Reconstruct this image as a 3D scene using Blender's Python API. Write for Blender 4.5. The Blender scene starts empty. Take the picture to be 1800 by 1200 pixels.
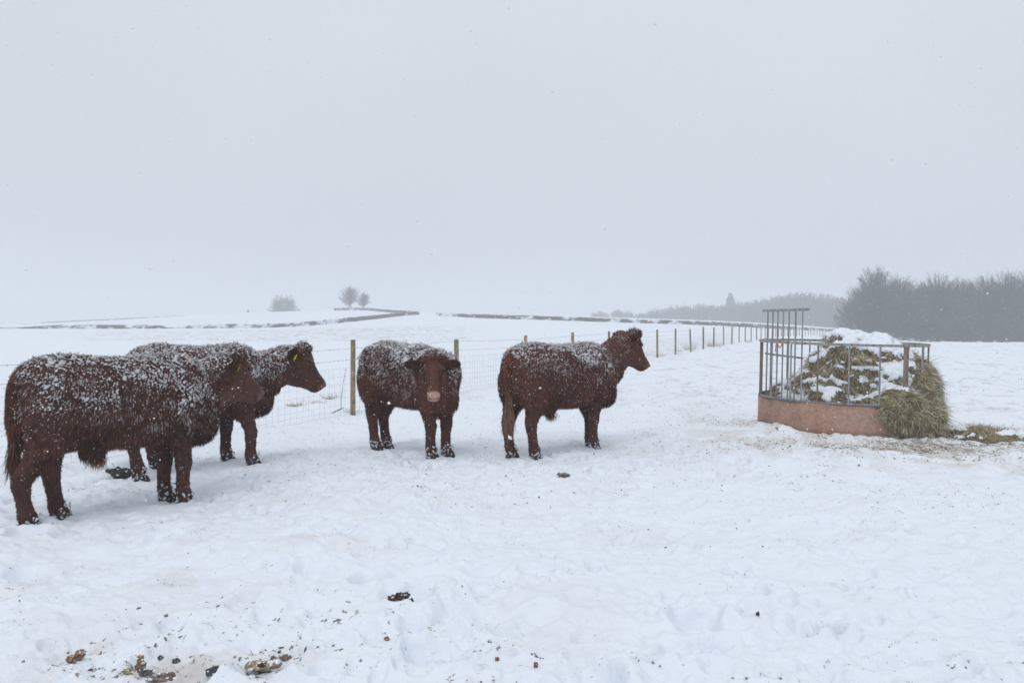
import bpy, math, random
import numpy as np
from mathutils import Vector, Matrix
rng = np.random.default_rng(7)
random.seed(7)
sc = bpy.context.scene
COL = sc.collection
EYE = 1.55; HY = 564.0; F = 1500.0        # eye height, horizon row and focal length used to survey the photo (1800 px wide)

def gp(px, py):                            # photo pixel of a point on level ground -> x, y
    D = EYE * F / (py - HY)
    return np.array([(px - 900) / F * D, D])
def wp(px, py, D):
    return np.array([(px - 900) / F * D, D, EYE - (py - HY) * D / F])

# ------------------------------------------------------------------ noise
def _h(ix, iy, iz, seed):
    n = (ix * 374761393 + iy * 668265263 + iz * 2147483647 + seed * 974634777) & 0xffffffff
    n = ((n ^ (n >> 13)) * 1274126177) & 0xffffffff
    n = (n ^ (n >> 16)) & 0xffffff
    return n / float(0xffffff)
def noise2(x, y, seed=0):
    ix = np.floor(x).astype(np.int64); iy = np.floor(y).astype(np.int64)
    fx = x - ix; fy = y - iy
    fx = fx * fx * fx * (fx * (fx * 6 - 15) + 10); fy = fy * fy * fy * (fy * (fy * 6 - 15) + 10)
    a = _h(ix, iy, 0, seed); b = _h(ix + 1, iy, 0, seed); c = _h(ix, iy + 1, 0, seed); d = _h(ix + 1, iy + 1, 0, seed)
    return (a + (b - a) * fx) * (1 - fy) + (c + (d - c) * fx) * fy - .5
def rot2(x, y, a):
    return x * math.cos(a) - y * math.sin(a), x * math.sin(a) + y * math.cos(a)
def fbm2(x, y, oct=4, seed=0, gain=.5):
    s = 0; amp = 1
    for k in range(oct):
        x, y = rot2(x, y, .7); s = s + amp * noise2(x, y, seed + k); x = x * 2.03; y = y * 2.03; amp *= gain
    return s
def noise3(p, seed=0):
    x, y, z = p[:, 0], p[:, 1], p[:, 2]
    ix = np.floor(x).astype(np.int64); iy = np.floor(y).astype(np.int64); iz = np.floor(z).astype(np.int64)
    fx, fy, fz = x - ix, y - iy, z - iz
    fx = fx * fx * (3 - 2 * fx); fy = fy * fy * (3 - 2 * fy); fz = fz * fz * (3 - 2 * fz)
    r = 0
    for dx in (0, 1):
        for dy in (0, 1):
            for dz in (0, 1):
                w = (fx if dx else 1 - fx) * (fy if dy else 1 - fy) * (fz if dz else 1 - fz)
                r = r + w * _h(ix + dx, iy + dy, iz + dz, seed)
    return r - .5
def fbm3(p, oct=3, seed=0):
    s = 0; a = 1
    for k in range(oct):
        s = s + a * noise3(p, seed + k); p = p * 2.07 + 3.1; a *= .5
    return s
def sstep(a, b, x):
    t = np.clip((x - a) / (b - a), 0, 1); return t * t * (3 - 2 * t)
def nrm(v):
    return v / np.maximum(np.linalg.norm(v, axis=-1, keepdims=True), 1e-9)

# ------------------------------------------------------------------ mesh helpers
def mesh_np(name, V, faces, mat=None, col=None, smooth=True, extra=None):
    """faces: list of (n,k) int arrays"""
    me = bpy.data.meshes.new(name)
    V = np.asarray(V, dtype=np.float32)
    faces = [np.asarray(f, dtype=np.int32) for f in faces if len(f)]
    me.vertices.add(len(V)); me.vertices.foreach_set('co', V.ravel())
    nl = sum(f.size for f in faces); npoly = sum(len(f) for f in faces)
    me.loops.add(nl); me.polygons.add(npoly)
    me.loops.foreach_set('vertex_index', np.concatenate([f.ravel() for f in faces]))
    starts = []; s = 0
    for f in faces:
        starts.append(s + np.arange(len(f)) * f.shape[1]); s += f.size
    me.polygons.foreach_set('loop_start', np.concatenate(starts).astype(np.int32))
    me.update(calc_edges=True)
    me.polygons.foreach_set('use_smooth', np.full(npoly, smooth))
    if col is not None:
        a = me.color_attributes.new('col', 'FLOAT_COLOR', 'POINT')
        c = np.ones((len(V), 4), np.float32); c[:, :3] = col
        a.data.foreach_set('color', c.ravel())
    for k, v in (extra or {}).items():
        a = me.attributes.new(k, 'FLOAT', 'POINT'); a.data.foreach_set('value', np.asarray(v, np.float32))
    if mat: me.materials.append(mat)
    me.validate()
    return me
def link(name, me, parent=None, loc=None, rotz=0):
    o = bpy.data.objects.new(name, me); COL.objects.link(o)
    if parent: o.parent = parent
    if loc is not None: o.location = [float(c) for c in loc]
    o.rotation_euler = (0, 0, rotz)
    return o
def tag(o, label=None, cat=None, group=None, kind=None):
    if label: o['label'] = label
    if cat: o['category'] = cat
    if group: o['group'] = group
    if kind: o['kind'] = kind
    return o
def thing(name, label, cat, loc=(0, 0, 0), rotz=0, group=None):
    return tag(link(name, None, None, loc, rotz), label, cat, group)

class MB:                                   # collects arrays of geometry
    def __init__(s): s.V = []; s.F = {}; s.C = []; s.n = 0
    def add(s, V, faces, col=(1, 1, 1)):
        V = np.asarray(V, float).reshape(-1, 3)
        for f in faces:
            f = np.asarray(f)
            if len(f): s.F.setdefault(f.shape[1], []).append(f + s.n)
        c = np.asarray(col, float)
        s.C.append(np.broadcast_to(c, (len(V), 3)) if c.ndim == 1 else c)
        s.V.append(V); s.n += len(V)
    def build(s, name, mat=None, parent=None, smooth=True, loc=None, rotz=0):
        me = mesh_np(name, np.concatenate(s.V), [np.concatenate(f) for f in s.F.values()], mat, np.concatenate(s.C), smooth)
        return link(name, me, parent, loc, rotz)

def ribbons(mb, P, Dr, L, W, bend=None, segs=2, c0=(1, 1, 1), c1=None, wvec=None):
    """many thin tapering blades. P,Dr (n,3); L,W (n,)"""
    n = len(P); Dr = nrm(Dr); L = np.broadcast_to(L, (n,)); W = np.broadcast_to(W, (n,))
    bend = np.zeros((n, 3)) if bend is None else bend
    if wvec is None: wvec = rng.normal(size=(n, 3))
    S = nrm(np.cross(Dr, wvec))
    c0 = np.broadcast_to(np.asarray(c0, float), (n, 3)); c1 = c0 if c1 is None else np.broadcast_to(np.asarray(c1, float), (n, 3))
    vs = []; cs = []
    for k in range(segs):
        t = k / segs
        c = P + Dr * (L * t)[:, None] + bend * (t * t)
        w = S * (W * .5 * (1 - .35 * t))[:, None]
        vs += [c - w, c + w]; cc = c0 * (1 - t) + c1 * t; cs += [cc, cc]
    vs.append(P + Dr * L[:, None] + bend); cs.append(c1)
    m = 2 * segs + 1
    V = np.stack(vs, 1).reshape(-1, 3); C = np.stack(cs, 1).reshape(-1, 3)
    b = np.arange(n) * m; q = []
    for k in range(segs - 1):
        q.append(np.stack([b + 2 * k, b + 2 * k + 1, b + 2 * k + 3, b + 2 * k + 2], 1))
    t = np.stack([b + m - 3, b + m - 2, b + m - 1], 1)
    mb.add(V, (q if q else []) + [t], C)

def tubes(mb, P, Dr, L, r0, r1, bend=None, segs=3, sides=4, c0=(1, 1, 1), c1=None):
    n = len(P); Dr = nrm(Dr); L = np.broadcast_to(L, (n,)).astype(float)
    r0 = np.broadcast_to(r0, (n,)); r1 = np.broadcast_to(r1, (n,))
    bend = np.zeros((n, 3)) if bend is None else bend
    up = np.where(np.abs(Dr[:, 2:3]) > .9, [[1., 0, 0]], [[0, 0, 1.]])
    S = nrm(np.cross(Dr, up)); T = np.cross(S, Dr)
    c0 = np.broadcast_to(np.asarray(c0, float), (n, 3)); c1 = c0 if c1 is None else np.broadcast_to(np.asarray(c1, float), (n, 3))
    vs = []; cs = []
    for k in range(segs + 1):
        t = k / segs; c = P + Dr * (L * t)[:, None] + bend * t * t; r = r0 * (1 - t) + r1 * t
        for j in range(sides):
            a = 2 * math.pi * j / sides
            vs.append(c + (S * math.cos(a) + T * math.sin(a)) * r[:, None]); cs.append(c0 * (1 - t) + c1 * t)
    m = (segs + 1) * sides
    V = np.stack(vs, 1).reshape(-1, 3); C = np.stack(cs, 1).reshape(-1, 3)
    b = np.arange(n) * m; q = []
    for k in range(segs):
        for j in range(sides):
            j2 = (j + 1) % sides
            q.append(np.stack([b + k * sides + j, b + k * sides + j2, b + (k + 1) * sides + j2, b + (k + 1) * sides + j], 1))
    caps = []
    if sides == 4: caps = [np.stack([b + j for j in (3, 2, 1, 0)], 1), np.stack([b + segs * sides + j for j in range(4)], 1)]
    mb.add(V, q + caps, C)
    return P + Dr * L[:, None] + bend

def tube_path(mb, pts, rad, sides=8, col=(1, 1, 1), closed=False, cap=True):
    pts = np.asarray(pts, float); n = len(pts); rad = np.broadcast_to(rad, (n,))
    if closed: tan = nrm(np.roll(pts, -1, 0) - np.roll(pts, 1, 0))
    else: tan = nrm(np.gradient(pts, axis=0))
    up = np.array([0, 0, 1.]) if abs(tan[:, 2]).mean() < .8 else np.array([1., 0, 0])
    S = nrm(np.cross(tan, up)); T = np.cross(S, tan)
    a = np.arange(sides) * 2 * math.pi / sides + math.pi / sides
    V = pts[:, None] + (S[:, None] * np.cos(a)[None, :, None] + T[:, None] * np.sin(a)[None, :, None]) * rad[:, None, None]
    i = np.arange(n if closed else n - 1)[:, None]; j = np.arange(sides)[None]; j2 = (j + 1) % sides; i2 = (i + 1) % n
    q = np.stack([i * sides + j, i * sides + j2, i2 * sides + j2, i2 * sides + j], -1).reshape(-1, 4)
    fs = [q]
    if cap and not closed: fs += [np.arange(sides)[::-1][None], ((n - 1) * sides + np.arange(sides))[None]]
    mb.add(V.reshape(-1, 3), fs, col)

def loft(mb, rings, sides=20, power=2.0):
    """rings: list of (centre, axisU, axisV, ru, rv_up, rv_down)"""
    vs = []
    for (c, U, W, ru, rup, rdn) in rings:
        for j in range(sides):
            a = 2 * math.pi * j / sides; ca, sa = math.cos(a), math.sin(a)
            ca = math.copysign(abs(ca) ** (2 / power), ca); sa = math.copysign(abs(sa) ** (2 / power), sa)
            vs.append(np.asarray(c) + np.asarray(U) * ru * ca + np.asarray(W) * (rup if sa > 0 else rdn) * sa)
    n = len(rings); q = []
    for i in range(n - 1):
        for j in range(sides):
            j2 = (j + 1) % sides; q.append([i * sides + j, i * sides + j2, (i + 1) * sides + j2, (i + 1) * sides + j])
    vs.append(rings[0][0]); vs.append(rings[-1][0]); A = n * sides; B = A + 1; t = []
    for j in range(sides):
        j2 = (j + 1) % sides; t.append([A, j2, j]); t.append([B, (n - 1) * sides + j, (n - 1) * sides + j2])
    mb.add(np.array(vs), [np.array(q), np.array(t)])

def ico(sub=1):
    import bmesh
    bm = bmesh.new(); bmesh.ops.create_icosphere(bm, subdivisions=sub, radius=1)
    V = np.array([v.co[:] for v in bm.verts]); Fa = np.array([[v.index for v in f.verts] for f in bm.faces]); bm.free()
    return V, Fa
ICO1 = ico(1); ICO2 = ico(2); ICO3 = ico(3); ICO5 = ico(5)
def blobs(mb, P, R, base=ICO1, jitter=.2, col=(1, 1, 1), axes=None):
    n = len(P); V0, F0 = base; m = len(V0)
    R = np.asarray(R, float)
    if R.ndim == 1: R = np.repeat(R[:, None], 3, 1)
    if axes is None: axes = np.repeat(np.eye(3)[None], n, 0)
    sc_ = V0[None] * R[:, None] * (1 + rng.normal(size=(n, m, 1)) * jitter)
    V = P[:, None] + np.einsum('nmk,nkj->nmj', sc_, axes)
    Fc = (F0[None] + (np.arange(n) * m)[:, None, None]).reshape(-1, 3)
    c = np.asarray(col, float)
    c = np.repeat(c[:, None], m, 1).reshape(-1, 3) if c.ndim == 2 else c
    mb.add(V.reshape(-1, 3), [Fc], c)
def rand_axes(n):
    a = nrm(rng.normal(size=(n, 3))); b = nrm(np.cross(a, rng.normal(size=(n, 3)))); return np.stack([a, b, np.cross(a, b)], 1)

def remeshed(mb, voxel, smooth=6, fac=.5):
    """union of closed shells -> (V, quads/tris faces, normals)"""
    me = mesh_np('tmp', np.concatenate(mb.V), [np.concatenate(f) for f in mb.F.values()])
    o = bpy.data.objects.new('tmp', me); COL.objects.link(o)
    m = o.modifiers.new('r', 'REMESH'); m.mode = 'VOXEL'; m.voxel_size = voxel; m.adaptivity = 0
    if smooth:
        s = o.modifiers.new('s', 'SMOOTH'); s.factor = fac; s.iterations = smooth
    dg = bpy.context.evaluated_depsgraph_get(); ev = o.evaluated_get(dg)
    e = bpy.data.meshes.new_from_object(ev)
    V = np.empty(len(e.vertices) * 3, np.float32); e.vertices.foreach_get('co', V); V = V.reshape(-1, 3).astype(float)
    N = np.empty(len(e.vertices) * 3, np.float32); e.vertices.foreach_get('normal', N); N = N.reshape(-1, 3).astype(float)
    Fq = np.array([p.vertices[:] for p in e.polygons if len(p.vertices) == 4])
    bpy.data.objects.remove(o); bpy.data.meshes.remove(me); bpy.data.meshes.remove(e)
    return V, Fq, N
def sample_surface(V, Fq, N, n):
    T = np.concatenate([Fq[:, [0, 1, 2]], Fq[:, [0, 2, 3]]])
    A = np.linalg.norm(np.cross(V[T[:, 1]] - V[T[:, 0]], V[T[:, 2]] - V[T[:, 0]]), axis=1)
    k = rng.choice(len(T), n, p=A / A.sum()); u = rng.random((n, 2)); f = u.sum(1) > 1; u[f] = 1 - u[f]
    w = np.stack([1 - u.sum(1), u[:, 0], u[:, 1]], 1)
    P = (V[T[k]] * w[:, :, None]).sum(1); Nn = nrm((N[T[k]] * w[:, :, None]).sum(1))
    return P, Nn

# ------------------------------------------------------------------ materials
def mat_new(name):
    m = bpy.data.materials.new(name); m.use_nodes = True; nt = m.node_tree
    return m, nt, nt.nodes['Principled BSDF']
def nd(nt, t, **kw):
    n = nt.nodes.new(t)
    for k, v in kw.items():
        if k.startswith('in_'): n.inputs[k[3:].replace('_', ' ')].default_value = v
        else: setattr(n, k, v)
    return n
def mat_attr(name, rough=.8, bump=0, bscale=80, var=.25, vscale=30, spec=.3, metallic=0, sss=0, trans=0):
    m, nt, b = mat_new(name)
    a = nd(nt, 'ShaderNodeVertexColor', layer_name='col')
    tc = nd(nt, 'ShaderNodeTexCoord'); no = nd(nt, 'ShaderNodeTexNoise', in_Scale=vscale, in_Detail=4.0)
    nt.links.new(tc.outputs['Object'], no.inputs['Vector'])
    mr = nd(nt, 'ShaderNodeMapRange'); mr.inputs['From Min'].default_value = .3; mr.inputs['From Max'].default_value = .7
    mr.inputs['To Min'].default_value = 1 - var; mr.inputs['To Max'].default_value = 1 + var
    nt.links.new(no.outputs['Fac'], mr.inputs['Value'])
    mx = nd(nt, 'ShaderNodeVectorMath', operation='SCALE')
    nt.links.new(a.outputs['Color'], mx.inputs[0]); nt.links.new(mr.outputs['Result'], mx.inputs['Scale'])
    nt.links.new(mx.outputs[0], b.inputs['Base Color'])
    b.inputs['Roughness'].default_value = rough; b.inputs['Specular IOR Level'].default_value = spec; b.inputs['Metallic'].default_value = metallic
    if sss: b.inputs['Subsurface Weight'].default_value = sss; b.inputs['Subsurface Radius'].default_value = (.02, .02, .02)
    if bump:
        bn = nd(nt, 'ShaderNodeBump', in_Strength=bump, in_Distance=.01); n2 = nd(nt, 'ShaderNodeTexNoise', in_Scale=bscale, in_Detail=5.0)
        nt.links.new(tc.outputs['Object'], n2.inputs['Vector']); nt.links.new(n2.outputs['Fac'], bn.inputs['Height']); nt.links.new(bn.outputs[0], b.inputs['Normal'])
    return m
M_FUR = mat_attr('cattle_fur', .75, var=.3, vscale=14, spec=.15)
M_SKIN = mat_attr('cattle_skin', .6, bump=.5, var=.25, vscale=25, spec=.2)
M_SNOWB = mat_attr('caked_snow', .7, var=.05, spec=.2)
M_EYE = mat_attr('eye', .1, var=0, spec=.6)
M_HORN = mat_attr('hoof_horn', .6, bump=.4, var=.3)
M_TAGP = mat_attr('yellow_plastic', .45, var=.08)
M_HAY = mat_attr('hay', .85, var=.3, vscale=9, spec=.1)
M_WOODP = mat_attr('weathered_post', .85, bump=.6, bscale=60, var=.35, vscale=12, spec=.15)
M_WIRE = mat_attr('wire', .6, var=.2, metallic=.0, spec=.3)
M_TWIG = mat_attr('bark', .9, var=.25, vscale=1.5, spec=.1)
M_CLOD = mat_attr('clod', .8, bump=.8, bscale=90, var=.45, vscale=60, spec=.15)
M_GRASS = mat_attr('dry_grass', .85, var=.2, spec=.1)

SNOWC = np.array([.745, .79, .865])

# galvanised steel with rust streaks
def mat_steel():
    m, nt, b = mat_new('rusty_galvanised_steel')
    tc = nd(nt, 'ShaderNodeTexCoord'); mp = nd(nt, 'ShaderNodeMapping'); mp.inputs['Scale'].default_value = (9, 9, 1.6)
    no = nd(nt, 'ShaderNodeTexNoise', in_Scale=1.5, in_Detail=6.0, in_Roughness=.65)
    nt.links.new(tc.outputs['Object'], mp.inputs['Vector']); nt.links.new(mp.outputs[0], no.inputs['Vector'])
    r = nd(nt, 'ShaderNodeValToRGB'); r.color_ramp.elements[0].position = .42; r.color_ramp.elements[0].color = (.29, .31, .33, 1)
    r.color_ramp.elements[1].position = .66; r.color_ramp.elements[1].color = (.17, .105, .07, 1)
    e = r.color_ramp.elements.new(.56); e.color = (.23, .22, .205, 1)
    a = nd(nt, 'ShaderNodeVertexColor', layer_name='col')
    mx = nd(nt, 'ShaderNodeMix', data_type='RGBA', blend_type='MULTIPLY'); mx.inputs[0].default_value = 1
    nt.links.new(no.outputs['Fac'], r.inputs['Fac']); nt.links.new(r.outputs[0], mx.inputs[6]); nt.links.new(a.outputs[0], mx.inputs[7])
    nt.links.new(mx.outputs[2], b.inputs['Base Color'])
    b.inputs['Metallic'].default_value = .25; b.inputs['Roughness'].default_value = .55
    bn = nd(nt, 'ShaderNodeBump', in_Strength=.3, in_Distance=.004); nt.links.new(no.outputs['Fac'], bn.inputs['Height']); nt.links.new(bn.outputs[0], b.inputs['Normal'])
    return m
M_STEEL = mat_steel()
def mat_rust():
    m, nt, b = mat_new('rusty_sheet')
    tc = nd(nt, 'ShaderNodeTexCoord')
    n1 = nd(nt, 'ShaderNodeTexNoise', in_Scale=2.6, in_Detail=9.0, in_Roughness=.62); n2 = nd(nt, 'ShaderNodeTexNoise', in_Scale=24.0, in_Detail=6.0, in_Roughness=.7)
    nt.links.new(tc.outputs['Object'], n1.inputs['Vector']); nt.links.new(tc.outputs['Object'], n2.inputs['Vector'])
    r = nd(nt, 'ShaderNodeValToRGB'); cr = r.color_ramp
    cr.elements[0].position = .30; cr.elements[0].color = (.20, .15, .11, 1)
    cr.elements[1].position = .80; cr.elements[1].color = (.22, .20, .19, 1)
    for p, c in ((.40, (.32, .19, .135, 1)), (.52, (.40, .245, .18, 1)), (.64, (.38, .25, .19, 1))):
        e = cr.elements.new(p); e.color = c
    nt.links.new(n1.outputs['Fac'], r.inputs['Fac'])
    r2 = nd(nt, 'ShaderNodeValToRGB'); r2.color_ramp.elements[0].position = .3; r2.color_ramp.elements[0].color = (.6, .6, .6, 1); r2.color_ramp.elements[1].position = .65; r2.color_ramp.elements[1].color = (1.1, 1.05, 1.05, 1)
    nt.links.new(n2.outputs['Fac'], r2.inputs['Fac'])
    mx = nd(nt, 'ShaderNodeMix', data_type='RGBA', blend_type='MULTIPLY'); mx.inputs[0].default_value = 1
    nt.links.new(r.outputs[0], mx.inputs[6]); nt.links.new(r2.outputs[0], mx.inputs[7]); nt.links.new(mx.outputs[2], b.inputs['Base Color'])
    b.inputs['Roughness'].default_value = .7
    bn = nd(nt, 'ShaderNodeBump', in_Strength=.5, in_Distance=.006); nt.links.new(n2.outputs['Fac'], bn.inputs['Height']); nt.links.new(bn.outputs[0], b.inputs['Normal'])
    return m
M_RUST = mat_rust()

def mat_ground():
    m, nt, b = mat_new('snow_ground')
    L = nt.links.new
    tc = nd(nt, 'ShaderNodeTexCoord')
    a = nd(nt, 'ShaderNodeVertexColor', layer_name='col')
    sp = nd(nt, 'ShaderNodeAttribute', attribute_name='speck')
    # fine debris flecks where 'speck' is high
    n1 = nd(nt, 'ShaderNodeTexNoise', in_Scale=26.0, in_Detail=5.0, in_Roughness=.65); L(tc.outputs['Object'], n1.inputs['Vector'])
    n2 = nd(nt, 'ShaderNodeTexNoise', in_Scale=5.0, in_Detail=3.0); L(tc.outputs['Object'], n2.inputs['Vector'])
    ad = nd(nt, 'ShaderNodeMath', operation='MULTIPLY_ADD'); L(n2.outputs['Fac'], ad.inputs[0]); ad.inputs[1].default_value = .35; L(n1.outputs['Fac'], ad.inputs[2])
    th = nd(nt, 'ShaderNodeMath', operation='MULTIPLY_ADD'); L(sp.outputs['Fac'], th.inputs[0]); th.inputs[1].default_value = .22; L(ad.outputs[0], th.inputs[2])
    mr = nd(nt, 'ShaderNodeMapRange', interpolation_type='SMOOTHSTEP'); L(th.outputs[0], mr.inputs['Value']); mr.inputs['From Min'].default_value = .86; mr.inputs['From Max'].default_value = .95
    n3 = nd(nt, 'ShaderNodeTexNoise', in_Scale=3.0, in_Detail=2.0); L(tc.outputs['Object'], n3.inputs['Vector'])
    cr = nd(nt, 'ShaderNodeValToRGB'); cr.color_ramp.elements[0].position = .4; cr.color_ramp.elements[0].color = (.16, .10, .065, 1); cr.color_ramp.elements[1].position = .6; cr.color_ramp.elements[1].color = (.10, .11, .09, 1)
    L(n3.outputs['Fac'], cr.inputs['Fac'])
    mx = nd(nt, 'ShaderNodeMix', data_type='RGBA'); L(mr.outputs[0], mx.inputs[0]); L(a.outputs[0], mx.inputs[6]); L(cr.outputs[0], mx.inputs[7])
    L(mx.outputs[2], b.inputs['Base Color'])
    b.inputs['Roughness'].default_value = .75; b.inputs['Specular IOR Level'].default_value = .2
    n4 = nd(nt, 'ShaderNodeTexNoise', in_Scale=14.0, in_Detail=8.0, in_Roughness=.6); L(tc.outputs['Object'], n4.inputs['Vector'])
    bn = nd(nt, 'ShaderNodeBump', in_Strength=.55, in_Distance=.03); L(n4.outputs['Fac'], bn.inputs['Height']); L(bn.outputs[0], b.inputs['Normal'])
    return m
M_GROUND = mat_ground()

# ------------------------------------------------------------------ terrain
TD = np.array([65, 85, 100, 130, 160, 200, 260, 350, 500, 900.])
TT = {-700: (600, 592, 587.5, 582, 579, 577, 576, 575, 579, 590), -400: (600, 592, 587, 582, 578, 576, 575, 574, 578, 590),
 0: (600, 591, 587, 581, 577, 575, 573, 571, 574, 585), 200: (600, 591, 587, 581, 577, 572, 567, 561.5, 567, 580),
 400: (600, 591, 586, 580, 576, 568, 559, 549.5, 555, 572), 500: (600, 591, 586, 579, 575, 566, 555, 545.5, 553, 572),
 620: (600, 591, 585, 576, 568, 558, 541, 544, 552, 572), 735: (599, 589, 582, 572, 562, 551, 548.5, 553, 560, 575),
 900: (599, 589, 581, 569, 560, 555.5, 552.5, 556, 562, 575), 1050: (599, 589, 582, 572, 565, 560, 556.5, 560, 566, 578),
 1200: (599.5, 590, 583, 575, 570, 565, 561, 564, 570, 580), 1300: (600, 592, 586, 579, 574.5, 570, 564.5, 568, 573, 583),
 1450: (600, 597, 596, 593, 589, 582, 573.5, 577, 583, 592), 1550: (600, 600, 599, 597, 594, 590, 585, 588, 592, 598),
 1640: (599.5, 601, 602, 602, 602, 601, 600, 600, 600, 602), 1800: (600, 603, 604, 604, 604, 604, 604, 604, 604, 606),
 2300: (600, 603, 605, 605, 605, 605, 605, 605, 605, 606), 2700: (600, 603, 605, 605, 605, 605, 605, 605, 605, 606)}
_px = np.arange(-700, 2701, 20.); _ld = np.linspace(math.log(40), math.log(1000), 90)
_K = sorted(TT)
_tab = np.array([np.interp(_px, _K, [EYE - (TT[k][i] - HY) * TD[i] / F for k in _K]) for i in range(len(TD))])   # z[D,px]
_tab = np.concatenate([np.zeros((2, len(_px))), _tab]); _dd = np.log(np.concatenate([[40, 55], TD]))
_G = np.array([np.interp(_ld, _dd, _tab[:, i]) for i in range(len(_px))]).T          # (ld,px)
def _blur(G, k, ax):
    ker = np.hanning(k + 2)[1:-1]; ker /= ker.sum(); p = k // 2
    Gp = np.pad(G, [(p, p) if a == ax else (0, 0) for a in (0, 1)], 'edge')
    return np.apply_along_axis(lambda v: np.convolve(v, ker, 'valid'), ax, Gp)
_G = _blur(_blur(_G, 7, 1), 5, 0)
def macro(x, y):
    az = np.arctan2(x, y); ca = np.clip(az, -.83, .83); r = np.hypot(x, y); D = np.maximum(r * np.cos(ca), 1e-3); px = 900 + F * np.tan(ca)
    fade = 1 - sstep(.85, 1.4, np.abs(az))
    i = np.clip((np.log(D) - _ld[0]) / (_ld[1] - _ld[0]), 0, len(_ld) - 1.001); j = np.clip((px - _px[0]) / 20, 0, len(_px) - 1.001)
    i0 = i.astype(int); j0 = j.astype(int); fi = i - i0; fj = j - j0
    z = (_G[i0, j0] * (1 - fj) + _G[i0, j0 + 1] * fj) * (1 - fi) + (_G[i0 + 1, j0] * (1 - fj) + _G[i0 + 1, j0 + 1] * fj) * fi
    return z * fade * sstep(40, 60, D)
# hoof prints and hollows
prints = []
def pr(px, py, r, d, asp=1.0, rim=.25):
    q = gp(px, py); prints.append((q[0], q[1], r, d, asp, rng.random() * 3.14, rim))
for a in [(1282, 1006, .05, .05), (1308, 1006, .055, .05), (1455, 1097, .075, .10), (1425, 1088, .10, .03), (1220, 1092, .16, .075), (1245, 1080, .08, .04), (1200, 1085, .09, .07),
          (770, 1140, .13, .06), (790, 1150, .08, .05), (1040, 1182, .15, .06), (1060, 1190, .1, .06), (1475, 1028, .05, .05), (1560, 1145, .16, .04), (1620, 1150, .14, .04), (1270, 1178, .08, .03),
          (940, 1010, .11, .04), (800, 1080, .12, .045), (880, 1105, .06, .04), (650, 1015, .12, .05), (720, 1050, .17, .05), (1655, 880, .08, .03), (470, 1160, .13, .06), (1525, 938, .06, .04),
          (545, 1000, .1, .03), (960, 1080, .12, .03), (1650, 1050, .12, .03), (1520, 1000, .1, .02), (300, 930, .12, .04), (185, 1010, .12, .03), (610, 945, .1, .03), (50, 935, .13, .06)]:
    pr(*a)
for k in range(420):
    D = 3.4 * (22 / 3.4) ** rng.random(); px = rng.uniform(-100, 1900)
    prints.append(((px - 900) / F * D, D, rng.uniform(.035, .085), rng.uniform(.008, .035), rng.uniform(1, 1.7), rng.random() * 3.14, .3))
for k in range(420):                          # trampled belt where the cattle stand and walk to the feeder
    t = rng.random(); c = np.array([-3.8, 7.6]) * (1 - t) + np.array([4.6, 11.5]) * t + rng.normal(size=2) * [.7, 1.1]
    prints.append((c[0], c[1], rng.uniform(.04, .085), rng.uniform(.015, .045), rng.uniform(1, 1.6), rng.random() * 3.14, .35))
for k in range(210):
    px = rng.uniform(500, 1900); py = rng.uniform(760, 1200) ; q = gp(px, py); prints.append((q[0], q[1], rng.uniform(.035, .075), rng.uniform(.012, .034), rng.uniform(1, 1.9), rng.random() * 3.14, .3))
for k in range(130):
    px = rng.uniform(-50, 1900); py = rng.uniform(800, 1200) ; q = gp(px, py); prints.append((q[0], q[1], rng.uniform(.07, .12), rng.uniform(.012, .028), rng.uniform(1, 1.8), rng.random() * 3.14, .15))
prints = np.array(prints)
FC = np.array([4.765, 12.4])                    # centre of the ring feeder
FR = np.array([.931, -.364]); FF = np.array([-.364, -.931])
def floc(a, b): return FC + FR * a + FF * b
def micro(x, y):
    r = np.hypot(x, y)
    nearf = 1 - sstep(14, 45, r)
    z = .075 * fbm2(x * .55, y * .55, 3, 11) + .02 * nearf
    z = z + nearf * (.050 * fbm2(x * 2.1, y * 2.1, 3, 21) + .028 * fbm2(x * 7, y * 7, 3, 31))
    z = z + (1 - sstep(5, 12, r)) * .005 * fbm2(x * 30, y * 30, 2, 41)
    rough = np.exp(-((x + 1.6) ** 2 / 9 + (y - 8.5) ** 2 / 7)) + np.exp(-(((x - 4.7) / 2.2) ** 2 + ((y - 11) / 1.2) ** 2)) + .8 * np.exp(-(((x + 2) / 1.2) ** 2 + ((y - 3.9) / .7) ** 2))
    z = z + np.clip(rough, 0, 1) * (.05 * fbm2(x * 4.5, y * 4.5, 4, 51, .6))
    z = z - .035
    return z * (1 - .0 * r)
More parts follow.
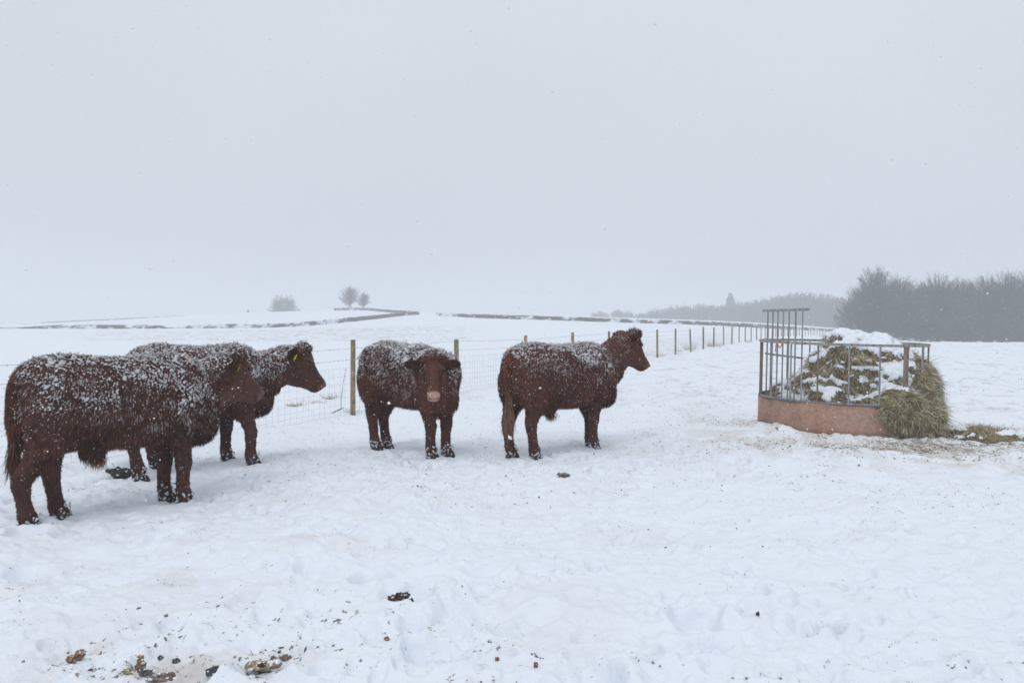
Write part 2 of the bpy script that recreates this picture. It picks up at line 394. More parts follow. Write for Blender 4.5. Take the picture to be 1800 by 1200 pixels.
def height(x, y, dents=True):
    x = np.atleast_1d(np.asarray(x, float)); y = np.atleast_1d(np.asarray(y, float))
    z = macro(x, y) + micro(x, y)
    if dents:
        sel = (np.abs(y - 12) < 13) & (np.abs(x) < 20)
        xs, ys = x[sel], y[sel]; dz = np.zeros(len(xs))
        if len(xs) > 4000:
            o = np.argsort(ys); xo, yo = xs[o], ys[o]; acc = np.zeros(len(xo))
            for (cx, cy, r, d, asp, ang, rim) in prints:
                R = r * asp * 2.6; a, b = np.searchsorted(yo, [cy - R, cy + R]); m = a + np.nonzero(np.abs(xo[a:b] - cx) < R)[0]
                acc[m] += _dent(xo[m] - cx, yo[m] - cy, r, d, asp, ang, rim)
            dz[o] = acc
        else:
            for (cx, cy, r, d, asp, ang, rim) in prints:
                m = (np.abs(xs - cx) < r * asp * 2.6) & (np.abs(ys - cy) < r * asp * 2.6)
                if m.any(): dz[m] += _dent(xs[m] - cx, ys[m] - cy, r, d, asp, ang, rim)
        z[sel] += np.maximum(dz * 1.1, -.10)
    # snow banked against the feeder sheet, on the side away from the spilled hay
    a = (x - FC[0]) * FR[0] + (y - FC[1]) * FR[1]; b = (x - FC[0]) * FF[0] + (y - FC[1]) * FF[1]; q = np.hypot(a, b)
    z = z + .085 * np.exp(-((q - 1.22) / .16) ** 2) * sstep(.9, -.6, a) * sstep(-1.2, 0, b) * (1 + .7 * noise2(x * 4, y * 4, 5))
    return z
def _dent(dx, dy, r, d, asp, ang, rim):
    u, v = rot2(dx, dy, ang); q = np.sqrt((u / asp) ** 2 + v ** 2) / r
    q = q * (1 + .5 * noise2(dx * 9 + r * 90, dy * 9 + d * 500, 3))
    return -d * (1 - sstep(.55, 1.15, q)) + d * rim * np.exp(-((q - 1.35) / .28) ** 2)
def hz(x, y): return float(height(x, y)[0])

# brown stains: (x, y, rx, ry, strength)
STAINS = []
def st(px, py, rpx, rpy, s, D=None):
    q = gp(px, py); STAINS.append((q[0], q[1], rpx / F * q[1], rpy * q[1] ** 2 / (EYE * F), s))
for a in [(1400, 775, 190, 26, .42), (1650, 790, 170, 26, .5), (1310, 745, 90, 22, .38), (470, 1150, 60, 26, .7), (250, 1165, 150, 45, .55), (140, 1150, 60, 35, .5), (560, 960, 60, 10, .2),
          (320, 1015, 80, 20, .25), (90, 1005, 50, 16, .22), (350, 1015, 60, 12, .2), (640, 960, 90, 12, .2), (850, 1195, 50, 14, .5), (340, 950, 50, 10, .15), (1250, 735, 60, 20, .3), (1150, 690, 150, 25, .12),
          (1730, 765, 100, 25, .5), (1500, 800, 200, 20, .3)]: st(*a)

def build_ground():
    a1 = np.radians(np.arange(-40, 40.01, .1)); a2 = np.radians(np.concatenate([np.arange(42, 317, 4.)]))
    ang = np.concatenate([a1, a2]); A = len(ang)
    r = [0.6, 1.2, 1.8, 2.4, 2.9]; v = 3.2
    while v < 1000:
        r.append(v); v *= 1.0036 if v < 16 else (1.006 if v < 70 else (1.012 if v < 300 else 1.03))
    r.append(1000); r = np.array(r); R = len(r)
    X = (r[:, None] * np.sin(ang)[None]).ravel(); Y = (r[:, None] * np.cos(ang)[None]).ravel()
    Z = height(X, Y)
    c = np.tile(SNOWC, (len(X), 1)); stn = np.zeros(len(X))
    for (sx, sy, rx, ry, s) in STAINS:
        m = (np.abs(X - sx) < rx * 2.2) & (np.abs(Y - sy) < ry * 2.2)
        stn[m] = np.maximum(stn[m], s * np.exp(-((X[m] - sx) / rx) ** 2 - ((Y[m] - sy) / ry) ** 2))
    n = fbm2(X * 3.5, Y * 3.5, 5, 61, .62)
    amt = np.clip(stn * (.8 + 2.6 * n), 0, .7)
    near = 1 - sstep(20, 60, np.hypot(X, Y))
    amt = np.maximum(amt, near * .10 * sstep(.22, .6, fbm2(X * 1.1, Y * 1.1, 4, 71)))
    brown = np.array([.55, .49, .44])
    c = c * (1 - amt[:, None]) + brown * amt[:, None]
    az = X / np.maximum(Y, .1); Dp = np.hypot(X, Y)
    # stubble showing through the snow of the field beyond the fence
    belt = sstep(60, 75, Y) * (1 - sstep(115, 140, Y)) * (1 - sstep(-.12, .0, az)) * sstep(-.62, -.35, az)
    streak = sstep(.10, .5, fbm2(X * .9, Y * 1.1, 4, 81, .8) + .05)
    amt2 = np.clip(belt * streak * .65, 0, .5) + near * 0
    amt2 = amt2 + (sstep(14, 18, Dp) * (1 - sstep(60, 90, Dp)) * sstep(.25, .6, fbm2(X * 2.6, Y * 2.6, 4, 91, .75)) * sstep(0.02, .3, az + .19)) * .40
    c = c * (1 - amt2[:, None]) + np.array([.30, .28, .26]) * amt2[:, None]
    speck = stn * .72 + .38 * near * sstep(.05, .6, fbm2(X * .7, Y * .7, 3, 101)) + .02 * near
    i = np.arange(R - 1)[:, None]; j = np.arange(A)[None]; j2 = (j + 1) % A
    q = np.stack([i * A + j, (i + 1) * A + j, (i + 1) * A + j2, i * A + j2], -1).reshape(-1, 4)
    V = np.stack([X, Y, Z], 1); V = np.concatenate([V, [[0, 0, hz(0, 0)]]]); c = np.concatenate([c, [SNOWC]]); speck = np.append(speck, 0)
    cn = len(V) - 1; t = np.stack([np.full(A, cn), np.arange(A), (np.arange(A) + 1) % A], 1)
    q = q[:, ::-1]; t = t[:, ::-1]
    me = mesh_np('ground', V, [q, t], M_GROUND, c, True, {'speck': speck})
    tag(link('ground', me), 'snow covered pasture rising to low white hills', None, None, 'structure')
build_ground()

# ------------------------------------------------------------------ cattle
def catmull(pts, n):
    pts = np.asarray(pts, float); P = np.concatenate([[2 * pts[0] - pts[1]], pts, [2 * pts[-1] - pts[-2]]]); out = []
    t = np.linspace(0, len(pts) - 1, n); k = np.minimum(t.astype(int), len(pts) - 2); f = (t - k)[:, None]
    p0, p1, p2, p3 = P[k], P[k + 1], P[k + 2], P[k + 3]
    return .5 * ((2 * p1) + (-p0 + p2) * f + (2 * p0 - 5 * p1 + 4 * p2 - p3) * f ** 2 + (-p0 + 3 * p1 - 3 * p2 + p3) * f ** 3)

def cow(label, hindR, hindL, frontR, frontL, poll, nose, snow=1.0, snow_low=.78, necksnow=.5, tint=(1, 1, 1), tag_ear='R', scale=1.0, tail=True, pink=.6, sheath=True, earup=.22, eart=.05, earb=.11, front=1.0, earback=.35, blob=.72, facec=1.0, facesnow=.15, ntuft=22000, wd=0, slim=1.0, brush=True):
    tint = np.array(tint)
    hR, hL, fR, fL = [gp(*p) for p in (hindR, hindL, frontR, frontL)]
    hc = (hR + hL) / 2; fc = (fR + fL) / 2; h = fc - hc; base = np.linalg.norm(h); h = h / base
    org = (hc + fc) / 2; ang = math.atan2(h[1], h[0]); 
    gz = np.mean([hz(*p) for p in (hR, hL, fR, fL)])
    root = thing('cow', label, 'cow', (org[0], org[1], gz), ang, 'red-brown cattle standing in the snow')
    def loc(p):
        p = np.asarray(p, float); d = p[:2] - org; r = [d @ h, -d[0] * h[1] + d[1] * h[0]]
        return np.array([r[0], r[1], (p[2] - gz) if len(p) > 2 else hz(*p) - gz])
    sx = np.clip(base / 1.06, .93, 1.12)
    P = loc(wp(*poll)); Nn = loc(wp(*nose)); d = nrm(Nn - P); hs = np.clip(np.linalg.norm(Nn - P) / .56, .9, 1.12)
    u = nrm(np.array([0, 0, 1.]) - d[2] * d); s = np.cross(d, u)                 # s = the animal's right
    X = np.array([1., 0, 0]); Yv = np.array([0, 1., 0]); Z = np.array([0, 0, 1.])
    mb = MB()
    # trunk: x, top, bottom, half width
    ST = [(-.745, 1.12, .86, .08), (-.725, 1.19, .77, .15), (-.68, 1.25, .70, .20), (-.59, 1.295, .65, .245), (-.46, 1.32, .615, .275), (-.33, 1.312, .595, .285), (-.15, 1.292, .575, .305),
          (.05, 1.282, .56, .315), (.22, 1.285, .555, .305), (.38, 1.30 - wd, .56, .28), (.50, 1.31 - wd, .57, .255), (.61, 1.285 - wd, .58, .23), (.72, 1.22 - wd, .60, .20), (.81, 1.13, .65, .16), (.87, 1.02, .74, .09)]
    rings = []
    for (x, zt, zb, w) in ST:
        x = x if x < .5 else .5 + (x - .5) * (1 - (1 - front) * 2)
        zc = zb + (zt - zb) * .52
        rings.append((np.array([x * sx, 0, zc * scale]), Yv, Z, w * slim, (zt - zc) * scale, (zc - zb) * scale))
    loft(mb, rings, 28, 2.35)
    # brisket and shoulders, hips
    def ell(c, r, R=None):
        V0, F0 = ICO3; V = V0 * np.array(r)
        if R is not None: V = V @ R
        mb.add(V + np.array(c), [F0])
    ell(((.76 - (1 - front)) * sx, 0, .67), (.20, .13, .17)); ell(((.60 - .5 * (1 - front)) * sx, 0, .585), (.16, .10, .12))
    for sd in (-1, 1):
        ell((.50 * sx, sd * .20, .92), (.17, .10, .27)); ell((-.48 * sx, sd * .18, 1.08), (.20, .11, .19)); ell((-.58 * sx, sd * .15, .86), (.16, .13, .26))
    # neck
    ne = P - u * .185 * hs - Z * .01
    n0 = np.array([.36 * sx, 0, .96]); n1 = np.array([.58 * sx, 0, .965]); tgt = nrm(ne - n1)
    path = catmull([n0, n1, (n1 + ne) / 2, ne, ne + d * .10], 13); tan = nrm(np.gradient(path, axis=0))
    rr = []
    for k in range(13):
        t = k / 12; U = nrm(np.cross(tan[k], Z)); W = np.cross(U, tan[k])
        hup = np.interp(t, [0, .25, .5, .75, 1], [.27, .225, .158, .118, .08]); hdn = np.interp(t, [0, .25, .5, .75, 1], [.33, .35, .32, .26, .19]); nwd = np.interp(t, [0, .25, .5, .75, 1], [.22, .20, .17, .14, .11])
        rr.append((path[k], U, W, nwd, hup, hdn))
    loft(mb, rr, 22, 2.2)
    dew = catmull([np.array([(.72 - (1 - front)) * sx, 0, .66]), np.array([(.80 - (1 - front)) * sx, 0, .74]) * .6 + (P - u * .38 - d * .02) * .4, P - u * .36 + d * .04], 9)
    for k in range(9):
        ell(dew[k], (.12, .075, .12))
    # head
    HS = [(-.05, .12, .075, .03), (-.03, .22, .10, 0), (.02, .36, .118, -.025), (.08, .44, .122, -.032), (.14, .465, .118, -.024), (.20, .455, .104, -.006), (.26, .42, .092, .008), (.32, .36, .083, .014), (.37, .305, .078, .014), (.42, .26, .078, .010), (.465, .235, .080, .002), (.505, .215, .081, .0), (.532, .185, .074, .008), (.548, .14, .056, .026)]
    rr = []
    for (t, hh, w, off) in HS:
        c = P + d * t * hs - u * (hh * .5 + off) * hs
        rr.append((c, -s, u, w * hs, hh * .5 * hs, hh * .5 * hs))
    loft(mb, rr, 22, 2.45)
    ell(P - u * .02 * hs, (.09, .09, .065)); ell(P - u * .09 * hs, (.10, .09, .07))                              # poll
    for sd in (-1, 1):                                                          # brow, cheek and nostril wings
        ell(P + d * .15 * hs + s * sd * .088 * hs - u * .050 * hs, (.036, .036, .034))
        ell(P + d * .13 * hs + s * sd * .070 * hs - u * .27 * hs, (.11, .052, .13))
        ell(P + d * .52 * hs + s * sd * .042 * hs - u * .055 * hs, (.035, .035, .035))
    ell(P + d * .45 * hs - u * .195 * hs, (.06, .05, .035))
    ell(P + d * .12 * hs - u * .38 * hs, (.13, .08, .09))                       # chin
    # legs
    feet = {}
    for sd, hf, ff in ((-1, loc(hR), loc(fR)), (1, loc(hL), loc(fL))):
        fx, fy, fz = hf; hipx = -.50 * sx
        def rg(x, y, z, rx, ry):
            k_ = 1.0 + .10 * (1 - sstep(.55, .75, z)); return (np.array([x, y, z]), X, -Yv, rx * k_, ry * k_, ry * k_)
        yb = sd * .165
        rr = [rg(hipx - .02, yb, 1.06, .13, .07), rg(hipx - .01, yb, .95, .205, .115), rg(hipx - .005, yb, .82, .215, .13), rg(hipx * .6 + (fx) * .4 + .02, yb * .7 + fy * .3, .70, .165, .115), rg(hipx * .45 + fx * .55 + .0, yb * .5 + fy * .5, .60, .118, .092),
              rg(hipx * .25 + fx * .75 - .035, yb * .3 + fy * .7, .50, .088, .070), rg(fx * .9 + hipx * .1 - .055, fy * .9 + yb * .1, .43, .082, .060), rg(fx - .055, fy, .36, .064, .052), rg(fx - .04, fy, .26, .054, .047), rg(fx - .022, fy, .17, .054, .048), rg(fx - .008, fy, .115, .066, .056), rg(fx + .004, fy, .075, .06, .053), rg(fx + .01, fy, .045 + fz, .062, .056), rg(fx + .012, fy, fz + .012, .06, .055)]
        loft(mb, rr[::-1], 16); feet[('h', sd)] = (fx + .014, fy, fz)
        fx, fy, fz = ff; shx = .47 * sx; yb = sd * .155
        rr = [rg(shx, yb, .98, .12, .07), rg(shx, yb, .86, .155, .10), rg(shx * .8 + fx * .2 - .01, yb, .74, .135, .098), rg(shx * .5 + fx * .5 - .015, yb * .75 + fy * .25, .63, .105, .085), rg(shx * .3 + fx * .7 - .005, yb * .5 + fy * .5, .52, .083, .07), rg(fx * .9 + shx * .1, yb * .2 + fy * .8, .42, .070, .060), rg(fx + .005, fy, .36, .069, .060), rg(fx, fy, .30, .058, .051), rg(fx - .004, fy, .21, .052, .047), rg(fx - .002, fy, .14, .056, .050), rg(fx + .002, fy, .105, .064, .056), rg(fx + .01, fy, .07, .058, .053), rg(fx + .016, fy, .045 + fz, .062, .056), rg(fx + .018, fy, fz + .012, .06, .055)]
        loft(mb, rr[::-1], 16); feet[('f', sd)] = (fx + .02, fy, fz)
    if sheath:
        ell((-.17, 0, .535), (.12, .06, .06)); ell((-.13, 0, .50), (.05, .04, .06))
    V, Fq, N = remeshed(mb, .0155, 7, .5)
    # nostril and mouth shaping
    hd = V - P; t_ = hd @ d / hs; s_ = hd @ s / hs; u_ = hd @ u / hs
    V = V + N * (.012 * fbm3(V * 5, 3, 3))[:, None] * (1 - sstep(.0, .2, t_) * (np.abs(s_) < .2))[:, None]
    dn = np.minimum(np.hypot(s_ - .046, u_ + .062), np.hypot(s_ + .046, u_ + .062)); nost = (t_ > .50) * (1 - sstep(.016, .030, dn)) * (np.abs(s_) < .1) * (u_ > -.2)
    V = V - d * (.012 * nost)[:, None]
    inhead = (t_ > -.1) & (np.abs(s_) < .17) & (u_ > -.52) & (u_ < .1)
    muz = inhead * sstep(.455, .50, t_) * (u_ > -.15) * (1 - sstep(.06, .085, np.abs(s_)) * .8)
    base_c = np.array([.065, .025, .019]) * tint
    c = np.tile(base_c, (len(V), 1)) * (1 + .5 * fbm3(V * 6, 3, 9))[:, None]
    face = (inhead * sstep(.05, .2, t_))[:, None]
    c = c * (1 - face) + np.array([.075, .031, .022]) * facec * tint * face
    ring = inhead * np.clip(1.5 - np.hypot(t_ - .16, u_ + .062) / .035, 0, 1); c = c * (1 - .6 * ring[:, None]) + np.array([.24, .11, .075]) * .6 * ring[:, None]
    mz = muz[:, None] * pink; c = c * (1 - mz) + np.array([.43, .275, .23]) * mz
    c = c * (1 - .9 * nost[:, None]) + np.array([.03, .015, .014]) * .9 * nost[:, None]
    mouth = inhead * (t_ > .44) * np.exp(-((u_ + .165) / .009) ** 2); c = c * (1 - .75 * mouth[:, None])
    me = mesh_np('body', V, [Fq], M_SKIN, np.clip(c, 0, 1)); body = link('body', me, root)
    # --- coat: tufts of hair
    def zone(Pn, Nr):
        hdp = Pn - P; t = hdp @ d / hs; ss = hdp @ s / hs; uu = hdp @ u / hs
        hd_ = (t > -.06) & (np.abs(ss) < .19) & (uu > -.52) & (uu < .14)
        fc_ = hd_ * sstep(-.02, .10, t)
        leg = 1 - sstep(.50, .64, Pn[:, 2])
        return t, ss, uu, hd_, fc_, leg
    Pt, Nt = sample_surface(V, Fq, N, ntuft)
    Pf, Nf = sample_surface(V, Fq, N, int(ntuft * 1.2)); kf = zone(Pf, Nf)[4] > .3      # extra short hair on the face
    Pt = np.concatenate([Pt, Pf[kf], Pf[kf] + nrm(rng.normal(size=(kf.sum(), 3))) * .006]); Nt = np.concatenate([Nt, Nf[kf], Nf[kf]])
    t, ss, uu, hdm, fcm, leg = zone(Pt, Nt)
    keep = ~((t > .455) & hdm & (uu > -.15)) & (Pt[:, 2] > .03)
    eyeD = np.minimum(np.abs(ss - .108), np.abs(ss + .108)) + np.hypot(t - .16, uu + .062); keep &= ~(hdm & (np.hypot(t - .16, uu + .068) < .036))
    Pt, Nt, t, ss, uu, hdm, fcm, leg = [q[keep] for q in (Pt, Nt, t, ss, uu, hdm, fcm, leg)]
    n = len(Pt); under = sstep(.1, .7, -Nt[:, 2]) * (Pt[:, 2] > .42) * (1 - fcm)
    n1_ = fbm3(Pt * 4.5, 3, 20); n2_ = noise3(Pt * 16, 40)
    Ln = (.025 + .010 * n1_) * (1 - leg) + .015 * leg; Ln = Ln + under * .022; Ln = Ln * (1 - fcm) + .013 * fcm
    pollm = hdm * (1 - sstep(.02, .10, t)) * sstep(-.12, .0, uu); Ln = np.maximum(Ln, pollm * .05)
    swirl = np.stack([np.sin(n1_ * 9), np.cos(n1_ * 7 + Pt[:, 0] * 3) * .3, np.zeros(n)], 1)
    flow = np.array([-.45, 0, -.75]) + swirl * .35
    flow = flow * (1 - leg)[:, None] + np.array([0, 0, -1.]) * leg[:, None]
    flow = flow * (1 - fcm)[:, None] - (d * 1.0 + u * .1) * -1 * fcm[:, None]
    flow = flow - Nt * (flow * Nt).sum(1)[:, None]; flow = nrm(flow + rng.normal(size=(n, 3)) * .12)
    lift = .45 * (1 - fcm) + .22 * fcm; lift = lift * (1 - .35 * leg) + under * .4
    drt = nrm(flow + Nt * lift[:, None] + rng.normal(size=(n, 3)) * .16)
    drt = nrm(drt + np.array([0, 0, -.5]) * under[:, None])
    # snow weight
    ztop = Pt[:, 2]
    trunk = (1 - sstep(.50 * sx, .68 * sx, Pt[:, 0]) * (1 - necksnow)) * (~hdm)
    w = sstep(snow_low, snow_low + .40, ztop + .28 * n1_ + .10 * (Pt[:, 0] > 0)) * np.clip(.55 + .85 * Nt[:, 2], .0, 1.0) * trunk * snow
    rear = sstep(-.55, -.8, Pt[:, 0] / sx); w = w * (1 - .75 * rear * (1 - sstep(.3, .7, Nt[:, 2])))
    w = w * (.55 + .75 * sstep(-.3, .15, fbm3(Pt * 3.3, 2, 88))) ; w = np.maximum(w, .95 * sstep(.55, .85, Nt[:, 2]) * (ztop > 1.05) * trunk * snow * (~hdm))
    w = np.maximum(w, pollm * sstep(.1, .7, Nt[:, 2]) * .75 * snow)
    w = np.maximum(w, fcm * facesnow * sstep(.1, .6, Nt[:, 2] + .6 * n2_))
    w = np.maximum(w, (ztop < .13) * .22 + ((ztop >= .13) & (ztop < .5)) * .03)
    w = np.clip(w, 0, 1)
    clump = noise3(Pt * 24, 45) + .6 * noise3(Pt * 50, 46); snowy = rng.random(n) < np.clip(w * 1.25 + (1.6 * clump + .9 * n2_ + .9 * noise3(Pt * 7, 44)) * (w > .08) * (1.25 - .5 * w), 0, .98)
    K = 4; rep = lambda a: np.repeat(a, K, 0)
    root_ = rep(Pt) + nrm(rng.normal(size=(n * K, 3))) * (rng.random(n * K) * .012 * (1 - .6 * rep(fcm)))[:, None]
    tip = rep(Pt + drt * Ln[:, None]) + rng.normal(size=(n * K, 3)) * .0045 * (1 - .5 * rep(fcm))[:, None]
    root_ = root_ - rep(Nt) * .006
    dv = tip - root_; Lk = np.linalg.norm(dv, axis=1) * rng.uniform(.7, 1.15, n * K)
    kb = rng.random(n)
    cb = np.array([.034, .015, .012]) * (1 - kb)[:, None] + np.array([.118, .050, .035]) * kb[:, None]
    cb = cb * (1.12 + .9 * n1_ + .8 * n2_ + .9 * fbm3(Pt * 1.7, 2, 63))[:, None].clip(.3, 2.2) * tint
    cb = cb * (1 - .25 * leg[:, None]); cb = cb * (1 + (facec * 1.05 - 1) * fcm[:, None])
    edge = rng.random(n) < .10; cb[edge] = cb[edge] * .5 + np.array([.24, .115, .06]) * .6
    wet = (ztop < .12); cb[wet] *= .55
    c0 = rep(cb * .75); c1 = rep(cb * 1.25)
    sn = rep(snowy) & (rng.random(n * K) < .62)
    c1[sn] = np.array([.58, .56, .565]) * rng.uniform(.75, 1.1, (sn.sum(), 1)); c0[sn] = c0[sn] * .6 + np.array([.4, .38, .38]) * .35
    fb = MB(); bend = rep(np.stack([np.zeros(n), np.zeros(n), -Ln * .35], 1)) * (1 - rep(fcm))[:, None] + rng.normal(size=(n * K, 3)) * (.2 * rep(Ln))[:, None] * .4
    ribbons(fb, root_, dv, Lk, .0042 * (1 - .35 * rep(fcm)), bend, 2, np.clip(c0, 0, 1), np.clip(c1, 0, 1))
    if sheath:
        m = 260; pp = np.array([-.13, 0, .47]) + rng.normal(size=(m, 3)) * [.035, .022, .018]
        ribbons(fb, pp, np.tile([.0, 0, -1.], (m, 1)) + rng.normal(size=(m, 3)) * .3, rng.uniform(.05, .10, m), .004, None, 2, np.array([.15, .06, .035]) * tint, np.array([.28, .15, .08]))
    coat = fb.build('coat', M_FUR, root)
    # snow lodged in the coat
    k = np.nonzero(snowy & (rng.random(n) < .25 + .7 * sstep(.2, .75, w)))[0]; sb = MB()
    dk = nrm(drt[k] + rng.normal(size=(len(k), 3)) * .35); ax = np.stack([dk, nrm(np.cross(dk, Nt[k])), nrm(np.cross(dk, np.cross(dk, Nt[k])))], 1)
    R = np.stack([rng.uniform(.006, .017, len(k)), rng.uniform(.004, .009, len(k)), rng.uniform(.0025, .005, len(k))], 1) * blob * ((.35 + 1.05 * w[k]) * np.exp(rng.normal(size=len(k)) * .42))[:, None]
    V0, F0 = ICO1
    blobs(sb, Pt[k] + drt[k] * (Ln[k] * .78)[:, None], R, ICO1, .22, np.array([.58, .575, .59]) * rng.uniform(.65, 1.2, (len(k), 1)), ax)
    # loose flecks all over
    Pz, Nz = sample_surface(V, Fq, N, 350); Pz = Pz + Nz * .035; blobs(sb, Pz, rng.uniform(.002, .0045, len(Pz)), ICO1, .2, (.78, .8, .84))
    for kf, (fx, fy, fz) in feet.items():                                      # snow balled on the feet
        m = 60; a = rng.random(m) * 6.28; zz = rng.random(m) ** 1.7 * .13 + fz
        pp = np.stack([fx + np.cos(a) * .074, fy + np.sin(a) * .066, zz + .01], 1)
        blobs(sb, pp, rng.uniform(.004, .012, m), ICO1, .25, SNOWC * .8)
    Pq, Nq = sample_surface(V, Fq, N, 9000); wq = sstep(.55, 1.15, Pq[:, 2] + .5 * fbm3(Pq * 6, 2, 71)) * (zone(Pq, Nq)[4] < .2); kq = rng.random(len(Pq)) < wq * .28
    blobs(sb, Pq[kq] + Nq[kq] * (.012 + .018 * rng.random((kq.sum(), 1))), rng.uniform(.0018, .0042, kq.sum()), ICO1, .3, np.array([.62, .61, .63]))
    sb.build('snow_dusting', M_SNOWB, root)
    # hooves (two toes each)
    for kf, (fx, fy, fz) in feet.items():
        hb = MB()
        for sd in (-1, 1):
            rr = []
            for (z, x0, rx, ry) in ((-.02, .014, .074, .035), (.0, .014, .078, .037), (.03, .008, .070, .035), (.055, -.002, .058, .03)):
                rr.append((np.array([fx + x0, fy + sd * .029, fz + z]), X, Yv, rx, ry, ry))
            loft(hb, rr, 12)
        hb.C = [np.broadcast_to(np.array([.035, .028, .024]), (len(v), 3)) for v in hb.V]
        hb.build('hoof', M_HORN, root)
    # eyes
    for sd in (-1, 1):
        eb = MB(); V0, F0 = ICO2; eb.add(V0 * .027 + P + d * .16 * hs + s * sd * .126 * hs - u * .062 * hs, [F0], (.012, .007, .006)); eb.build('eye', M_EYE, root)
    # ears
    for sd, side in ((1, 'R'), (-1, 'L')):
        e0 = P + d * eart * hs + s * sd * .105 * hs - u * earb * hs
        ed = nrm(s * sd * 1.0 - d * .15 - u * earback + np.array([0, 0, earup])); eu = nrm(u * .8 - d * .35 - ed * ((u * .8 - d * .35) @ ed)); en = np.cross(ed, eu)
        if en @ d < 0: en = -en                                                    # opening faces forward
        eb = MB(); rr = []
        for (q, wdt, th, cup) in ((0, .036, .030, 0), (.03, .050, .022, .004), (.08, .068, .014, .016), (.125, .070, .011, .020), (.17, .054, .010, .016), (.205, .030, .008, .006), (.222, .008, .004, 0)):
            rr.append((e0 + ed * q - en * cup, eu, en, wdt, th * .6, th))
        loft(eb, rr, 16); eb.C = [np.broadcast_to(np.array([.07, .027, .02]) * tint, (len(v), 3)) for v in eb.V]
        # hair of the ear belongs to the ear
        m = 1500; q = rng.random(m) * .21; a = rng.random(m) * 6.28; wq = np.interp(q, [0, .08, .125, .17, .215], [.036, .066, .068, .052, .012])
        pp = e0 + ed * q[:, None] + eu * (np.cos(a) * wq)[:, None] + en * (np.sin(a) * .012 - .010)[:, None]
        dr = nrm(eu * np.cos(a)[:, None] * .8 + en * np.sin(a)[:, None] * .9 + ed * .7 + rng.normal(size=(m, 3)) * .3)
        kc = rng.random((m, 1)); cc = (np.array([.030, .014, .011]) * (1 - kc) + np.array([.085, .036, .026]) * kc) * tint
        ribbons(eb, pp, dr, rng.uniform(.010, .024, m), .0035, None, 2, cc, cc * 1.3)
        eo = eb.build('ear', M_FUR, root)
        if tag_ear and side in tag_ear:
            tb = MB(); tcn = e0 + ed * .085 + en * .030 - eu * .006; TU, TV, TW = eu, ed, en
            out = []
            for zz in (-.002, .002):
                for (a, b) in ((-.018, .0), (-.026, -.012), (-.026, -.048), (.026, -.048), (.026, -.012), (.018, 0), (.006, .012), (-.006, .012)):
                    out.append(tcn + TV * a + TU * b + TW * zz)
            q = [np.array([[k, (k + 1) % 8, 8 + (k + 1) % 8, 8 + k] for k in range(8)]), np.array([list(range(7, -1, -1)), list(range(8, 16))])]
            tb.add(np.array(out), q, (.72, .62, .04)); tb.build('ear_tag', M_TAGP, eo, smooth=False)
    # tail
    if tail:
        tb = MB(); x0 = -.735 * sx
        pts = catmull([(x0 + .10, 0, 1.22), (x0 + .02, 0, 1.20), (x0 - .02, 0, 1.10), (x0 - .03, .0, .95), (x0 - .02, .0, .78), (x0 - .005, .0, .62)], 18)
        tube_path(tb, pts, np.linspace(.040, .016, 18), 10, np.array([.09, .034, .022]) * tint)
        m = 2600; kk = rng.random(m) * 17; i0 = kk.astype(int).clip(0, 16); f = (kk - i0)[:, None]; c_ = pts[i0] * (1 - f) + pts[i0 + 1] * f
        o_ = nrm(rng.normal(size=(m, 3)) * [1, 1, .2]); rr_ = np.interp(kk, [0, 17], [.038, .016])[:, None]
        kc = rng.random((m, 1)); cc = (np.array([.06, .024, .016]) * (1 - kc) + np.array([.19, .08, .045]) * kc) * tint
        ribbons(tb, c_ + o_ * rr_, o_ * .45 + np.array([0, 0, -1.]), rng.uniform(.03, .06, m), .0042, None, 2, cc, cc * 1.3)
        to = tb.build('tail', M_FUR, root)
        bb = MB(); m = 1100; st_ = pts[-1] + rng.normal(size=(m, 3)) * [.014, .014, .04] + [0, 0, .05]
        kc = rng.random((m, 1)); cc = (np.array([.13, .065, .04]) * (1 - kc) + np.array([.30, .19, .125]) * kc) if brush else (np.array([.05, .022, .015]) * (1 - kc) + np.array([.15, .07, .045]) * kc)
        ribbons(bb, st_, np.array([0, 0, -1.]) + rng.normal(size=(m, 3)) * [.07, .09, .0], rng.uniform(.22, .42, m) * (1 if brush else .6), .0045, rng.normal(size=(m, 3)) * [.02, .02, 0], 4, cc, cc * 1.1)
        bb.build('tail_brush', M_FUR, to)
    return root

cow('large shaggy cow at the far left, nearest the camera, back caked with snow, head low', (50, 921), (103, 903), (322, 873), (289, 869), (416, 618, 8.07), (462, 690, 8.38), snow=1.0, snow_low=.68, necksnow=.85, scale=1.015, tail=True, pink=.28, brush=False, earback=1.0, earb=.15, eart=.0, earup=.35, blob=.62, facec=1.3)
cow('cow standing behind the nearest cow, head in profile clear of it, looking right', (243, 838), (272, 822), (441, 815), (397, 807), (536, 609, 9.97), (576, 678, 10.12), snow=1.0, snow_low=.80, necksnow=.85, tint=(1.1, 1.05, 1), pink=.35, brush=False, earb=.15, earback=1.0, eart=.0, earup=.3, blob=.7)
cow('cow facing the camera with pink muzzle and both ears spread, beside the fence post', (660, 788), (679, 784), (757, 801), (784, 799), (761, 623, 9.52), (763, 700, 9.30), snow=.95, snow_low=.74, necksnow=.6, tint=(1.15, 1, .95), tag_ear=None, pink=1.0, tail=True, sheath=False, earup=-.04, eart=.12, earb=.09, facec=1.25, earback=.0, front=.86, facesnow=.04, wd=.07, slim=.86, brush=False)
cow('rightmost cow in side view with pale tail brush, head raised towards the feeder', (940, 803), (898, 801), (1043, 785), (1036, 781), (1116, 585, 11.12), (1140, 638, 11.22), snow=.95, snow_low=.86, necksnow=.2, tint=(1.2, 1.05, 1), pink=.2, facesnow=.08, earb=.08, earup=.1, earback=.35, eart=.01, blob=.7)

